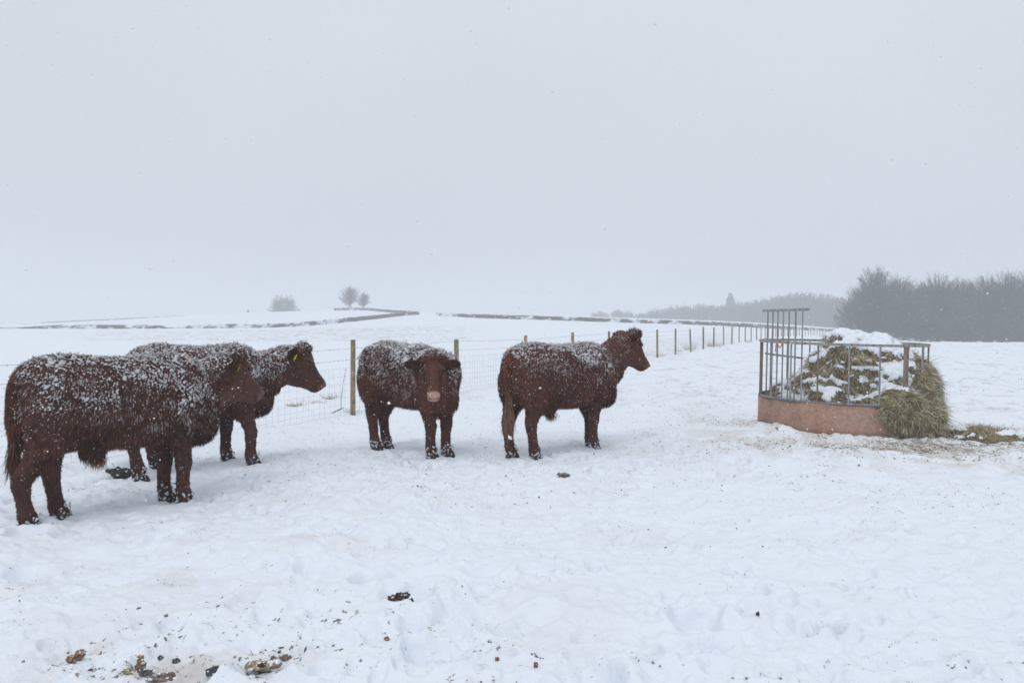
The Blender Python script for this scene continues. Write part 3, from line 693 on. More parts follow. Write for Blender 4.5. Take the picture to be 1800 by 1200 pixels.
# ------------------------------------------------------------------ ring feeder
fz0 = hz(*FC) - .02
feeder = thing('ring_feeder', 'round steel cattle feeder with rusty sheet base and upright bars, full of hay', 'cattle feeder', (FC[0], FC[1], fz0), math.atan2(FR[1], FR[0]))
feeder.rotation_euler = (0.0, math.radians(1.3), math.atan2(FR[1], FR[0]))
RAD = 1.14
def fp(th, r=RAD, z=0):                                     # th: 0 = left end seen from the camera, 90 = nearest
    a = math.radians(th); return np.array([-math.cos(a) * r, -math.sin(a) * r, z])
def ringband(mb, r, z0, z1, th=.004, n=96, wob=0):
    a = np.linspace(0, 2 * math.pi, n, endpoint=False); w = wob * np.sin(a * 5 + 1) + wob * .7 * np.sin(a * 11)
    prof = [(r - th, z0), (r, z0), (r, z0 + (z1 - z0) * .33), (r + .006, z0 + (z1 - z0) * .36), (r, z0 + (z1 - z0) * .39), (r, z1), (r - th, z1)]
    V = np.array([[[-math.cos(t) * (q[0] + ww), -math.sin(t) * (q[0] + ww), q[1]] for q in prof] for t, ww in zip(a, w)]).reshape(-1, 3); m = len(prof)
    i = np.arange(n)[:, None]; j = np.arange(m)[None]; i2 = (i + 1) % n; j2 = (j + 1) % m
    mb.add(V, [np.stack([i * m + j, i2 * m + j, i2 * m + j2, i * m + j2], -1).reshape(-1, 4)])
b = MB(); ringband(b, RAD, -.06, .475, .004, 96, .008); b.build('base_sheet', M_RUST, feeder)
b = MB(); tube_path(b, [fp(t, RAD - .004, .485) for t in np.arange(0, 360, 4)], .016, 6, (.75, .8, .9), closed=True); b.build('lower_rail', M_STEEL, feeder)
b = MB(); tube_path(b, [fp(t, RAD, 1.275) for t in np.arange(0, 360, 4)], .024, 4, (1.05, 1.0, .95), closed=True); b.build('top_rail', M_STEEL, feeder, smooth=False)
for k in range(18):
    th = 15 + 20 * k; thick = th in (15, 135, 255)
    b = MB(); p = fp(th, RAD - .01)
    if thick:
        for dd in (-1.1, 1.1):
            p = fp(th + dd, RAD - .005); tube_path(b, [p + [0, 0, .478], p + [0, 0, .75], p + [0, 0, 1.262]], .025, 4, (.85, .65, .55))
    else: tube_path(b, [p + [0, 0, .478], p + [0, 0, .8], p + [0, 0, 1.255]], .0165, 4, (1, 1, 1) if k % 3 else (.8, .6, .5))
    b.build('bar', M_STEEL, feeder, smooth=False)
# taller barred gate panel on the left front of the ring
pa, pb = fp(14, 1.10), fp(64, 1.12); dr = nrm(pb - pa)
gate = MB(); tube_path(gate, [pa - dr * .03 + [0, 0, 1.715], pb + dr * .10 + [0, 0, 1.735]], .024, 4, (1.1, 1.1, 1.1))
g = gate.build('gate_panel', M_STEEL, feeder, smooth=False)
b = MB(); tube_path(b, [pa + dr * .05 + [0, 0, 1.09], pb + [0, 0, 1.07]], .018, 4); b.build('gate_crossbar', M_STEEL, g, smooth=False)
for f in (.09, .225, .36, .50, .645, .81, .975):
    b = MB(); p = pa * (1 - f) + pb * f; tube_path(b, [p + [0, 0, .47], p + [0, 0, 1.1], p + [0, 0, 1.70 + .012 * f]], .0145, 4, (1.05, 1.05, 1.05) if f < .9 else (1.2, 1.2, 1.25)); b.build('gate_bar', M_STEEL, g, smooth=False)
b = MB(); p = pa * .62 + pb * .38 + [0, 0, 1.27]
tube_path(b, catmull([p + [-.05, -.02, .03], p + [.0, -.05, .0], p + [.06, -.04, .03], p + [.03, -.03, -.08], p + [-.02, -.04, -.02], p + [-.03, -.05, -.14]], 24), .007, 6, (.6, .13, .10)); b.build('twine', mat_attr('red_twine', .8, var=.2), feeder)

# ------------------------------------------------------------------ hay in the feeder
def haypile(name, label, cat, ells, voxel, nstr, loc, rotz, snowfn, L=(.05, .19), amp=.13, flow=None, snowpart=True, W=.005, green=.5):
    root = thing(name, label, cat, loc, rotz)
    mb = MB()
    for c, r in ells:
        V0, F0 = ICO3; mb.add(V0 * np.array(r) + np.array(c), [F0])
    V, Fq, N = remeshed(mb, voxel, 4, .5)
    V = V + N * (amp * fbm3(V * 3.2, 4, 55) + amp * .35 * fbm3(V * 11, 3, 58))[:, None]
    c = np.tile([.15, .12, .072], (len(V), 1)) * (1 + .8 * fbm3(V * 7, 3, 77))[:, None]
    me = mesh_np('hay_mass', V, [Fq], M_HAY, c)
    # fresh normals
    N2 = np.empty(len(V) * 3, np.float32); me.vertices.foreach_get('normal', N2); N2 = N2.reshape(-1, 3).astype(float)
    link('hay_mass', me, root)
    P, Nn = sample_surface(V, Fq, N2, nstr)
    sn = snowfn(P, Nn); keep = rng.random(len(P)) > sn * .74; P, Nn = P[keep], Nn[keep]; n = len(P)
    lump = fbm3(P * 4, 2, 33)
    fl = (flow if flow is not None else np.array([.3, -.25, -.9])) + np.stack([np.sin(lump * 14 + P[:, 1] * 5), np.cos(lump * 11 + P[:, 0] * 6), lump * 2.5], 1) * 1.15
    fl = fl - Nn * (fl * Nn).sum(1)[:, None] * .85
    dr = nrm(nrm(fl) + Nn * .34 + rng.normal(size=(n, 3)) * .55)
    k = rng.random((n, 1)); g_ = np.clip(green + lump, 0, 1)[:, None]
    c_d = np.array([.20, .165, .10]); c_l = np.array([.78, .69, .49]); c_g = np.array([.54, .51, .36])
    cc = c_d * (1 - k) + (c_l * (1 - g_) + c_g * g_) * k; cc = cc * (1 + .9 * lump[:, None]).clip(.4, 1.5)
    sw = (rng.random(n) < np.clip(snowfn(P, Nn) * .9 + .05, 0, 1))[:, None]; cc = np.where(sw, np.array([.72, .73, .75]), cc)
    hb = MB(); Ls = rng.uniform(L[0], L[1], n)
    ribbons(hb, P - Nn * .015, dr, Ls, W * rng.uniform(.6, 1.3, n), rng.normal(size=(n, 3)) * (Ls * .18)[:, None] + np.array([0, 0, -1.]) * (Ls * .22)[:, None], 3, cc * .9, cc)
    hb.build('loose_hay', M_HAY, root)
    if snowpart:
        sv = snowfn(V, N2); mk = sv[Fq].mean(1) > .42; Fs = Fq[mk]; used = np.unique(Fs); mp = -np.ones(len(V), int); mp[used] = np.arange(len(used))
        Vs = V[used] + N2[used] * ((sv[used] - .35).clip(-.05, .65) * .04)[:, None] + np.array([0, 0, 1]) * (.012 * fbm3(V[used] * 18, 3, 8))[:, None]
        link('snow_cap', mesh_np('snow_cap', Vs, [mp[Fs]], M_SNOWB, SNOWC), root)
    return root
def hsnow(P, N):
    w = sstep(.32, .60, N[:, 2] + .65 * fbm3(P * 5.5, 4, 90) + .6 * fbm3(P * 15, 4, 93) + .25 * sstep(.9, 1.35, P[:, 2]) + .22 * sstep(.0, .3, P[:, 0]) * sstep(.55, .75, P[:, 2]) - .22)
    w = w * (1 - sstep(.85, 1.05, P[:, 0] ) * .85) * (1 - sstep(.75, 1.0, -P[:, 1]) * .85) * sstep(.42, .5, P[:, 2])
    return w
HELLS = [((-.50, .15, .36), (.50, .60, .36)), ((-.30, .0, .52), (.42, .5, .40)), ((.08, .12, .66), (.58, .60, .80)), ((.48, .15, .64), (.55, .60, .74)), ((-.05, .25, .75), (.30, .40, .60)), ((-.35, .25, .40), (.42, .55, .32)), ((.0, .0, .28), (1.02, .98, .30)), ((.70, -.15, .55), (.40, .50, .48)),
         ((.98, .0, .52), (.33, .55, .50)), ((.98, -.25, .38), (.33, .46, .42)), ((1.0, -.2, .75), (.22, .35, .25)), ((.72, -.72, .34), (.36, .36, .36)), ((.90, -.55, .22), (.36, .44, .34)), ((.45, -.78, .42), (.28, .26, .20)), ((1.0, -.05, .10), (.32, .6, .22)), ((.80, .25, .85), (.30, .4, .35)), ((-.15, -.55, .44), (.25, .25, .16))]
haypile('hay', 'big heap of hay capped with snow inside the feeder, spilling over its right side', 'hay', HELLS, .024, 70000, (FC[0], FC[1], fz0), math.atan2(FR[1], FR[0]), hsnow)
# spilled hay on the ground to the right
def gsnow(P, N): return sstep(.35, .7, fbm3(P * 5, 3, 12) + .62 * N[:, 2] - .25)
sp = gp(1722, 768); sz = hz(*sp)
haypile('spilled_hay', 'flat trampled pile of spilled hay on the snow right of the feeder', 'hay', [((-.15, .05, .0), (.38, .30, .12)), ((.25, -.02, .0), (.48, .28, .11)), ((.0, .25, -.02), (.35, .2, .12)), ((.55, .10, -.03), (.45, .26, .08)), ((-.1, -.16, -.04), (.42, .16, .09)), ((.3, -.22, -.04), (.30, .14, .08))],
        .022, 14000, (sp[0], sp[1], sz + .02), -.35, gsnow, (.05, .16), .035, np.array([.8, .1, -.1]), True, .0045, .35)

# ------------------------------------------------------------------ fence
fence = thing('wire_fence', 'post and wire stock fence running from behind the cattle to the far right', 'fence')
def fx(D):
    x = -2.67 + .4 * (D - 14.4)
    return x + (.0009 * (D - 95) ** 2 if D > 95 else 0)
posts = []
D = 14.4 - 3.73 * 4
while D < 175:
    if D > 2: posts.append(D)
    D += 3.73
tops = []
for i, D in enumerate(posts):
    x = fx(D) + rng.normal() * .02; z = hz(x, D); hgt = 1.20 + rng.normal() * .02 + (.03 if i % 3 == 0 else 0)
    r = .047 + rng.normal() * .004; lean = rng.normal(size=2) * .018
    b = MB(); kk = rng.random(); c = np.array([.27, .21, .125]) * (.8 + .35 * kk) if i % 4 else np.array([.22, .19, .13])
    n = 6; pts = [np.array([x + lean[0] * t, D + lean[1] * t, z - .25 + (hgt + .25) * t]) for t in np.linspace(0, 1, n)]
    tube_path(b, pts, [r * 1.04, r * 1.02, r, r * .99, r * .98, r * .93], 10, c)
    po = b.build('post', M_WOODP, fence)
    if D < 60:
        b = MB(); blobs(b, np.array([pts[-1] + [0, 0, .004]]), np.array([[r * .8, r * .8, .012]]), ICO2, .05, SNOWC); b.build('snow_cap', M_SNOWB, po)
    tops.append((x + lean[0], D + lean[1], z))
tops = np.array(tops)
def strand(z, lim, rad, col, sag=.012, sub=6):
    T = tops[tops[:, 1] < lim]; out = []
    for a, c in zip(T[:-1], T[1:]):
        for k in range(sub):
            t = k / sub; p = a * (1 - t) + c * t; out.append([p[0] - .048, p[1] - .02, p[2] + z - sag * 4 * t * (1 - t)])
    return out
for z in (1.12, .93):
    b = MB(); pth = strand(z, 170, .0, 0); pp = np.array(pth); dist = np.hypot(pp[:, 0], pp[:, 1]); tube_path(b, pp, np.clip(.0016 + dist * .00003, .0022, .005), 4, (.13, .12, .115))
    T = tops[tops[:, 1] < 45]; bp = []
    for a, c in zip(T[:-1], T[1:]):
        for k in range(1, 34):
            t = k / 34; p = a * (1 - t) + c * t; bp.append([p[0] - .048, p[1] - .02, p[2] + z - .048 * t * (1 - t)])
    bp = np.array(bp); 
    for q in range(3): ribbons(b, bp, rng.normal(size=(len(bp), 3)), .022, .007, None, 1, (.10, .095, .09))
    b.build('barbed_wire', M_WIRE, fence)
b = MB()
for z in (.80, .66, .53, .41, .30, .20, .11, .03):
    pp = np.array(strand(z, 75, 0, 0, .006)); dist = np.hypot(pp[:, 0], pp[:, 1]); tube_path(b, pp, np.clip(.0009 + dist * .00001, .0012, .002), 3, (.26, .26, .27))
T = tops[tops[:, 1] < 60]; vp = []
for a, c in zip(T[:-1], T[1:]):
    for k in range(1, 27):
        t = k / 27; p = a * (1 - t) + c * t; vp.append([p[0] - .048, p[1] - .02, p[2] + .03])
vp = np.array(vp); tubes(b, vp, np.tile([0, 0, 1.], (len(vp), 1)) + rng.normal(size=(len(vp), 3)) * .02, .77, .0012, .0012, rng.normal(size=(len(vp), 3)) * [.02, .02, 0], 4, 3, (.26, .26, .27))
b.build('wire_netting', M_WIRE, fence)

# ------------------------------------------------------------------ hedges
def hedge(label, pts, hgt, wid, snowy=.35, cat='hedge', twigs=14, col=(.075, .062, .050)):
    """pts: (px, D, extra height factor)"""
    w = np.array([[(p[0] - 900) / F * p[1], p[1]] for p in pts]); L = np.concatenate([[0], np.cumsum(np.linalg.norm(np.diff(w, axis=0), axis=1))])
    n = max(int(L[-1] / .45), 8); s = np.linspace(0, L[-1], n); c = np.stack([np.interp(s, L, w[:, 0]), np.interp(s, L, w[:, 1])], 1)
    hf = np.interp(s, L, [p[2] for p in pts]); tan = nrm(np.gradient(c, axis=0)); nor = np.stack([-tan[:, 1], tan[:, 0]], 1)
    root = thing('hedge', label, cat, (c[n // 2][0], c[n // 2][1], hz(*c[n // 2])))
    o = np.array(root.location)
    prof = [(-.5, -.1), (-.53, .2), (-.5, .5), (-.48, .8), (-.40, .97), (0, 1.0), (.40, .97), (.48, .8), (.5, .5), (.53, .2), (.5, -.1)]; m = len(prof)
    zb = height(c[:, 0], c[:, 1], False)
    V = np.zeros((n, m, 3))
    for j, (a, bz) in enumerate(prof):
        nn = .12 * fbm2(s * 1.2, np.full(n, j * 3.3), 3, 5)
        V[:, j, 0] = c[:, 0] + nor[:, 0] * wid * (a + nn); V[:, j, 1] = c[:, 1] + nor[:, 1] * wid * (a + nn); V[:, j, 2] = zb + hgt * hf * bz * (1 + .07 * fbm2(s * .8, s * 0 + j * .2, 3, 6))
    Vf = V.reshape(-1, 3); i = np.arange(n - 1)[:, None]; j = np.arange(m - 1)[None]
    q = np.stack([i * m + j, (i + 1) * m + j, (i + 1) * m + j + 1, i * m + j + 1], -1).reshape(-1, 4)
    sx_, jj = np.meshgrid(s, np.arange(m), indexing='ij'); nz = fbm2(sx_.ravel() * .55, jj.ravel() * .25, 4, 15, .7) + .9 * (fbm2(sx_.ravel() * .045, sx_.ravel() * 0, 2, 17))
    sn = sstep(.30, .50, nz + snowy - .10) ; sn = np.maximum(sn, ((jj.ravel() == 5) * .5))
    C = np.array(col) * (1 + .5 * fbm2(sx_.ravel() * 1.5, jj.ravel() * 1., 2, 19))[:, None] * (1 - sn[:, None]) + SNOWC * .9 * sn[:, None]
    mb = MB(); mb.add(Vf - o, [q, np.arange(m)[None], ((n - 1) * m + np.arange(m))[None]], C); mb.build('foliage', M_TWIG, root)
    k = int(L[-1] * twigs); u = rng.random(k) * (n - 1.01); i0 = u.astype(int); f = (u - i0)[:, None]; cc = c[i0] * (1 - f) + c[i0 + 1] * f
    off = rng.uniform(-.5, .5, k); p = np.stack([cc[:, 0] + nor[i0, 0] * off * wid, cc[:, 1] + nor[i0, 1] * off * wid, zb[i0] + hgt * hf[i0] * np.where(np.abs(off) > .35, rng.random(k), .92)], 1)
    dr = np.stack([nor[i0, 0] * off * 1.6, nor[i0, 1] * off * 1.6, np.full(k, .7)], 1) + rng.normal(size=(k, 3)) * .35
    tb = MB(); ribbons(tb, p - o, dr, rng.uniform(.12, .34, k) * hgt, .028, None, 1, np.array(col) * 1.1); tb.build('twig', M_TWIG, root)['kind'] = 'stuff'
    return root
hedge('long low hedge across the left field, snow drifted through its gaps', [(-120, 165, .25), (40, 160, .35), (75, 158, .75), (120, 157, 1), (230, 156, 1.0), (285, 156, .8), (305, 156, .25), (328, 156, .25), (335, 155, .95), (400, 155, 1.05), (500, 157, 1.0), (528, 159, .9)], .72, 1.0, .52)
hedge('clipped dark hedge climbing the hill to its corner', [(532, 160, 1.0), (620, 171, 1.05), (680, 184, .95), (733, 200, .9)], .80, 1.1, .06)
hedge('hedge along the hilltop running left from the corner to the two trees', [(734, 203, .8), (700, 225, .8), (650, 248, .8), (590, 262, .9)], .80, 1.1, .08)
hedge('long hedge crossing the field behind the fence, from the gap to the feeder', [(770, 190, .75), (840, 172, .95), (900, 161, 1.0), (1050, 160, .95), (1200, 163, .95), (1300, 169, .95), (1400, 190, .9), (1455, 202, .8), (1500, 215, .7)], .74, 1.0, .30)
hedge('thin dark hedge line on the skyline at the far left', [(30, 345, .4), (90, 348, .9), (200, 350, .8), (325, 350, .3)], .55, .8, .2, twigs=4)

# ------------------------------------------------------------------ trees
def branch_tree(seed, H=12., R=4.5, low=.12, ncl=260, ntw=24, trunk_r=.26, tw=.035, multi=1, top=1.6, c=(.07, .062, .054), lump=.22, limb=1.):
    """trunk(s), limbs to every twig cluster, twig clusters filling an uneven crown"""
    r_ = np.random.default_rng(seed); tm, cm = MB(), MB(); c = np.array(c)
    P0 = np.zeros((multi, 3)); P0[:, :2] = r_.normal(size=(multi, 2)) * .10 * R * (multi > 1); P0[:, 2] = -.4
    D0 = nrm(np.column_stack([P0[:, :2] * .25 + r_.normal(size=(multi, 2)) * .04, np.ones(multi)])); L0 = H * .78 * r_.uniform(.85, 1, multi); B0 = r_.normal(size=(multi, 3)) * [.3, .3, 0]
    tubes(tm, P0, D0, L0, trunk_r / math.sqrt(multi), trunk_r * .15, B0, 6, 8, c * .9, c)
    v = nrm(r_.normal(size=(ncl, 3))); v[:, 2] = np.where(v[:, 2] < -.55, -v[:, 2], v[:, 2])
    q = r_.random(ncl) ** .36; sh = 1 + lump * 2 * fbm3(v * 1.5 + seed * 9, 3, seed)
    zc = H * (low + (1 - low) * .46); rz = H * (1 - low) * .54
    E = np.stack([v[:, 0] * R * q * sh, v[:, 1] * R * q * sh, zc + v[:, 2] * rz * q * sh * np.where(v[:, 2] < 0, .95, 1)], 1)
    E[:, 2] = np.where(E[:, 2] < .05 * H, .05 * H + np.abs(E[:, 2]) * .6, E[:, 2]); prof = np.interp(E[:, 2] / H, [0, low, .45, .8, 1.05], [.7, .88, 1.0, 1.0, .8]); E[:, :2] *= prof[:, None]
    k = r_.integers(0, multi, ncl); ht = np.clip(E[:, 2] / H * .62 - .02 + r_.normal(size=ncl) * .05, .05, .78) * H / L0[k] ; ht = ht.clip(.05, 1)
    A = P0[k] + D0[k] * (L0[k] * ht)[:, None] + B0[k] * (ht ** 2)[:, None]
    Bs = A + (E - A) * .78; dv = Bs - A; L = np.linalg.norm(dv, axis=1)
    bend = np.array([0, 0, 1.]) * (L * .10)[:, None] + r_.normal(size=(ncl, 3)) * (L * .07)[:, None]
    big = r_.random(ncl) < .22
    tubes(cm, A, dv - bend, np.linalg.norm(dv - bend, axis=1), np.where(big, .08, .035) * limb * H / 12, .012, bend, 4, 4, c)
    m = ncl * ntw; kk = np.repeat(np.arange(ncl), ntw); f = r_.uniform(.35, 1, m)
    p = A[kk] + (dv - bend)[kk] * f[:, None] + bend[kk] * (f ** 2)[:, None]
    out = nrm(dv[kk] + np.array([0, 0, 1.]) * (L[kk] * .15)[:, None])
    dr = nrm(out + nrm(r_.normal(size=(m, 3))) * .75); Lt = H * .072 * r_.uniform(.4, 1.25, m) * (1.25 - .35 * f)
    ribbons(cm, p, dr, Lt, tw * r_.uniform(.6, 1.3, m), r_.normal(size=(m, 3)) * (Lt * .16)[:, None], 2, c * r_.uniform(.8, 1.2, (m, 1)))
    return tm, cm
def tree_protos():
    out = {}
    def mk(key, **kw):
        t, cr = branch_tree(**kw)
        out[key] = [mesh_np('trunk', np.concatenate(m.V), [np.concatenate(f) for f in m.F.values()], M_TWIG, np.concatenate(m.C)) for m in (t, cr)]
    mk('a', seed=1, H=14, R=6.2, ncl=440, tw=.030); mk('b', seed=2, H=13, R=6.2, ncl=520, tw=.034, low=.06); mk('c', seed=3, H=13.5, R=6.6, ncl=300, ntw=22, tw=.026, low=.2, lump=.25, limb=1.6)
    mk('hill', seed=4, H=6, R=3.1, ncl=170, ntw=22, tw=.032, low=.12, trunk_r=.16, top=2); mk('bush', seed=5, H=4.6, R=3.3, ncl=240, ntw=24, tw=.036, low=-.6, multi=4, trunk_r=.2)
    mk('scrub', seed=6, H=6, R=4.2, ncl=260, ntw=24, tw=.06, low=.0, multi=5, trunk_r=.2, c=(.06, .057, .05))
    return out
TP = tree_protos()
ZM = {}
for _k, _ms in TP.items():
    _v = np.empty(len(_ms[1].vertices) * 3, np.float32); _ms[1].vertices.foreach_get('co', _v); ZM[_k] = float(np.percentile(_v.reshape(-1, 3)[:, 2], 99.7))
def tree(name, key, label, px, D, topY=None, s=1.0, group=None, cat='tree', zoff=0, sxy=1.0):
    x = (px - 900) / F * D; z = hz(x, D) + zoff
    r = thing(name, label, cat, (x, D, z), rng.random() * 6.28, group)
    for nm, me in zip(('trunk', 'crown'), TP[key]):
        link(nm, me, r)
    zmax = ZM[key]
    if topY is not None: s = (EYE - (topY - HY) * D / F - z) / zmax
    r.scale = (s * sxy, s * sxy, s)
    return r
tree('bare_tree', 'hill', 'taller of the two bare trees standing together on the hilltop', 616, 262, 503, sxy=1.15)
tree('bare_tree', 'hill', 'smaller bare tree just right of the tall hilltop tree', 640, 258, 514, sxy=1.1)
tree('bare_shrub', 'bush', 'left half of the pair of round bushes alone on the hill skyline', 491, 330, 519, cat='bush', sxy=1.2)
tree('bare_shrub', 'bush', 'right half of the pair of round bushes alone on the hill skyline', 508, 332, 520, cat='bush', sxy=1.2)
tree('bare_shrub', 'bush', 'tiny bush on the skyline left of the round bushes', 436, 360, 544, cat='bush', sxy=1.1)
G = 'bare trees of the near wood'
NW = [(1516, 166, 503, 'c', 'low bare tree at the left foot of the near wood'), (1543, 158, 474, 'b', 'tallest round crowned bare tree of the near wood, near its left end'), (1580, 164, 485, 'a', 'bare tree on the right shoulder of the tallest near tree'),
      (1620, 168, 499, 'b', 'low bare tree at the dip in the near wood skyline'), (1653, 160, 483, 'a', 'bare tree forming the middle hump of the near wood'), (1695, 166, 492, 'b', 'bare tree right of the middle hump of the near wood'),
      (1733, 158, 484, 'c', 'open crowned bare tree with long limbs near the right edge'), (1776, 156, 477, 'c', 'large open crowned bare tree second from the right edge'), (1822, 158, 474, 'c', 'spreading bare tree cut by the right edge of the photo')]
for px, D, ty, k, lb in NW: tree('bare_tree', k, lb, px, D, ty, group=G, sxy=1.1 if k == 'b' else 1.0)
# undergrowth and inner trees of the near wood: one mass nobody could count
def mass(name, label, items):
    mb = MB()
    for (px, D, ty, key, sxy) in items:
        x = (px - 900) / F * D; z = hz(x, D) - .3
        zmax = ZM[key]
        s = (EYE - (ty - HY) * D / F - z) / zmax; a = rng.random() * 6.28
        for me in TP[key]:
            V = np.empty(len(me.vertices) * 3, np.float32); me.vertices.foreach_get('co', V); V = V.reshape(-1, 3).astype(float) * [s * sxy, s * sxy, s]
            V[:, 0], V[:, 1] = V[:, 0] * math.cos(a) - V[:, 1] * math.sin(a), V[:, 0] * math.sin(a) + V[:, 1] * math.cos(a)
            C = np.empty(len(me.vertices) * 4, np.float32); me.color_attributes['col'].data.foreach_get('color', C)
            idx = np.empty(len(me.loops), np.int32); me.loops.foreach_get('vertex_index', idx); ls = np.empty(len(me.polygons), np.int32); me.polygons.foreach_get('loop_start', ls); lt = np.empty(len(me.polygons), np.int32); me.polygons.foreach_get('loop_total', lt)
            fs = []
            for k in np.unique(lt):
                fs.append(idx[ls[lt == k][:, None] + np.arange(k)[None]])
            mb.add(V + [x, D, z], fs, C.reshape(-1, 4)[:, :3])
    o = mb.build(name, M_TWIG, None); tag(o, label, 'wood', None, 'stuff')
it = []
for px in np.arange(1500, 1860, 24): it.append((px + rng.uniform(-8, 8), 172 + rng.uniform(0, 10), rng.uniform(515, 545), 'scrub', .8))
for px in np.arange(1508, 1860, 28): it.append((px + rng.uniform(-8, 8), 150 + rng.uniform(0, 4), rng.uniform(552, 570), 'scrub', .9))
for px in np.arange(1515, 1880, 34): it.append((px + rng.uniform(-8, 8), 185, np.interp(px, [1515, 1560, 1620, 1660, 1720, 1800], [520, 498, 516, 502, 518, 522]) + rng.uniform(-5, 5), 'b', .9))
mass('undergrowth', 'dense bare undergrowth filling the near wood at right', it)
it = []
ox = [1040, 1060, 1085, 1110, 1135, 1150, 1175, 1190, 1215, 1240, 1265, 1300, 1330, 1350, 1380, 1405, 1440, 1470, 1500]
oy = [549, 546, 543, 546, 547, 544, 538, 536, 537, 534, 536, 531, 527, 522, 517, 513, 518, 522, 526]
for px in np.arange(1040, 1530, 9.): it.append((px + rng.uniform(-4, 4), np.interp(px, [1040, 1200, 1500], [430, 380, 320]) + rng.uniform(-8, 20), np.interp(px, ox, oy) + rng.uniform(-1, 4), 'bush' if rng.random() < .6 else 'hill', 1.5 if px > 1100 else 1.2))
mass('distant_wood', 'far wood fading into the falling snow', it)
# conifer in the far wood
x = (1284 - 900) / F * 400; z = hz(x, 400); r = thing('conifer_tree', 'dark pointed conifer rising above the far wood', 'tree', (x, 400, z)); s_ = (EYE + (564 - 515) * 400 / F - z)
tm = MB(); tubes(tm, np.zeros((1, 3)), np.array([[0, 0, 1.]]), s_ * .97, .35, .04, None, 4, 8, (.08, .06, .05)); tm.build('trunk', M_TWIG, r)
cm = MB(); k = 9000; hh = rng.random(k) ** 1.3 * .92 + .08; a = rng.random(k) * 6.28; rad = 2.5 * np.interp(hh, [0, .3, .75, 1], [1, 1, .72, .05]) * rng.uniform(.2, 1.05, k)
ribbons(cm, np.stack([np.cos(a) * rad, np.sin(a) * rad, hh * s_], 1), np.stack([np.cos(a), np.sin(a), -.25 * np.ones(k)], 1) + rng.normal(size=(k, 3)) * .3, rng.uniform(.3, .8, k), .16, None, 2, (.035, .05, .035)); cm.build('crown', M_TWIG, r)

# ------------------------------------------------------------------ dry plants by the fence, grass tips, litter
def tuft(label, px, py, hgt, n, spread, group, col=(.30, .24, .15), name='dry_grass_tuft', thick=.004, cat='grass tuft', sink=0):
    q = gp(px, py); z = hz(*q); r_ = MB(); p = np.stack([rng.normal(size=n) * spread, rng.normal(size=n) * spread * .6, np.full(n, -.02)], 1)
    dr = np.stack([p[:, 0] / max(spread, .01) * .35, rng.normal(size=n) * .3, np.ones(n)], 1) + rng.normal(size=(n, 3)) * .22; L = rng.uniform(.4, 1, n) * hgt
    V0, F0 = ICO3; r_.add(V0 * (1 + .3 * fbm3(V0 * 2 + px, 3, 4))[:, None] * [spread * 1.5, spread * 1.0, hgt * .05 + .006], [F0], (.50, .47, .42))
    p = p.clip([-spread * 1.6, -spread, -1], [spread * 1.6, spread, 1])
    k = rng.random((n, 1)); ribbons(r_, p, dr, L, thick, rng.normal(size=(n, 3)) * (L * .25)[:, None] - [0, 0, .02], 3, np.array(col) * (.6 + .7 * k))
    o = r_.build(name, M_GRASS, None, loc=(q[0], q[1], z)); tag(o, label, cat, group); return o
G = 'dry grass tufts along the fence'
for (px, py, h, n, sp_, lb) in [(1213, 613, .75, 160, .16, 'tall brown grass tuft wrapped round the third clear post right of the cow'), (1249, 608, .6, 160, .10, 'tall dry tuft between the fourth and fifth clear posts right of the cow'), (1262, 607, .45, 130, .12, 'low dry tuft by the fifth clear post right of the cow'), (1190, 617, .32, 90, .14, 'low dry grass at the foot of the second clear post right of the cow'),
                            (1160, 624, .35, 60, .18, 'pale dry stems right of the first clear post by the cow'), (1137, 621, .3, 40, .2, 'thin pale stems under the nose of the rightmost cow'), (583, 700, .16, 110, .10, 'pale grass clump under the fence netting, nearest the fence post'), (553, 706, .13, 90, .14, 'pale flattened grass clump under the netting between cow and post'), (519, 709, .12, 110, .10, 'pale grass clump under the netting just right of the cow throat'),
                            (614, 722, .14, 70, .08, 'small grass clump at the foot of the nearest fence post'), (1316, 601, .3, 120, .12, 'faint dry grass under the fence just left of the feeder')]:
    tuft(lb, px, py, h, n, sp_, G)
# bramble stems
def stem(label, px, py, pts, rad, name='dead_stem'):
    q = gp(px, py); z = hz(*q); b_ = MB(); pts = catmull(np.array(pts), 20); tube_path(b_, pts, np.linspace(rad, rad * .4, 20), 5, (.16, .13, .11))
    k = 70; i = rng.integers(5, 19, k); ribbons(b_, pts[i], rng.normal(size=(k, 3)) * [.6, .6, .3] + [0, 0, .5], rng.uniform(.02, .06, k), .005, None, 1, (.2, .17, .14))
    tag(b_.build(name, M_GRASS, None, loc=(q[0], q[1], z)), label, 'plant stem')
stem('tall thin dead stem standing left of the nearest fence post', 600, 714, [(0, 0, -.02), (.0, 0, .15), (.02, 0, .35), (.05, 0, .55), (.10, 0, .72)], .005)
stem('dark bent stem lying up to the foot of the thin dead stem', 583, 722, [(0, 0, 0), (.07, 0, .03), (.14, 0, .06), (.2, 0, .09)], .008, 'bent_stem')
stem('dead stems in the netting right of the camera-facing cow', 806, 683, [(0, 0, -.02), (.03, 0, .08), (.07, 0, .16), (.09, 0, .27)], .004)

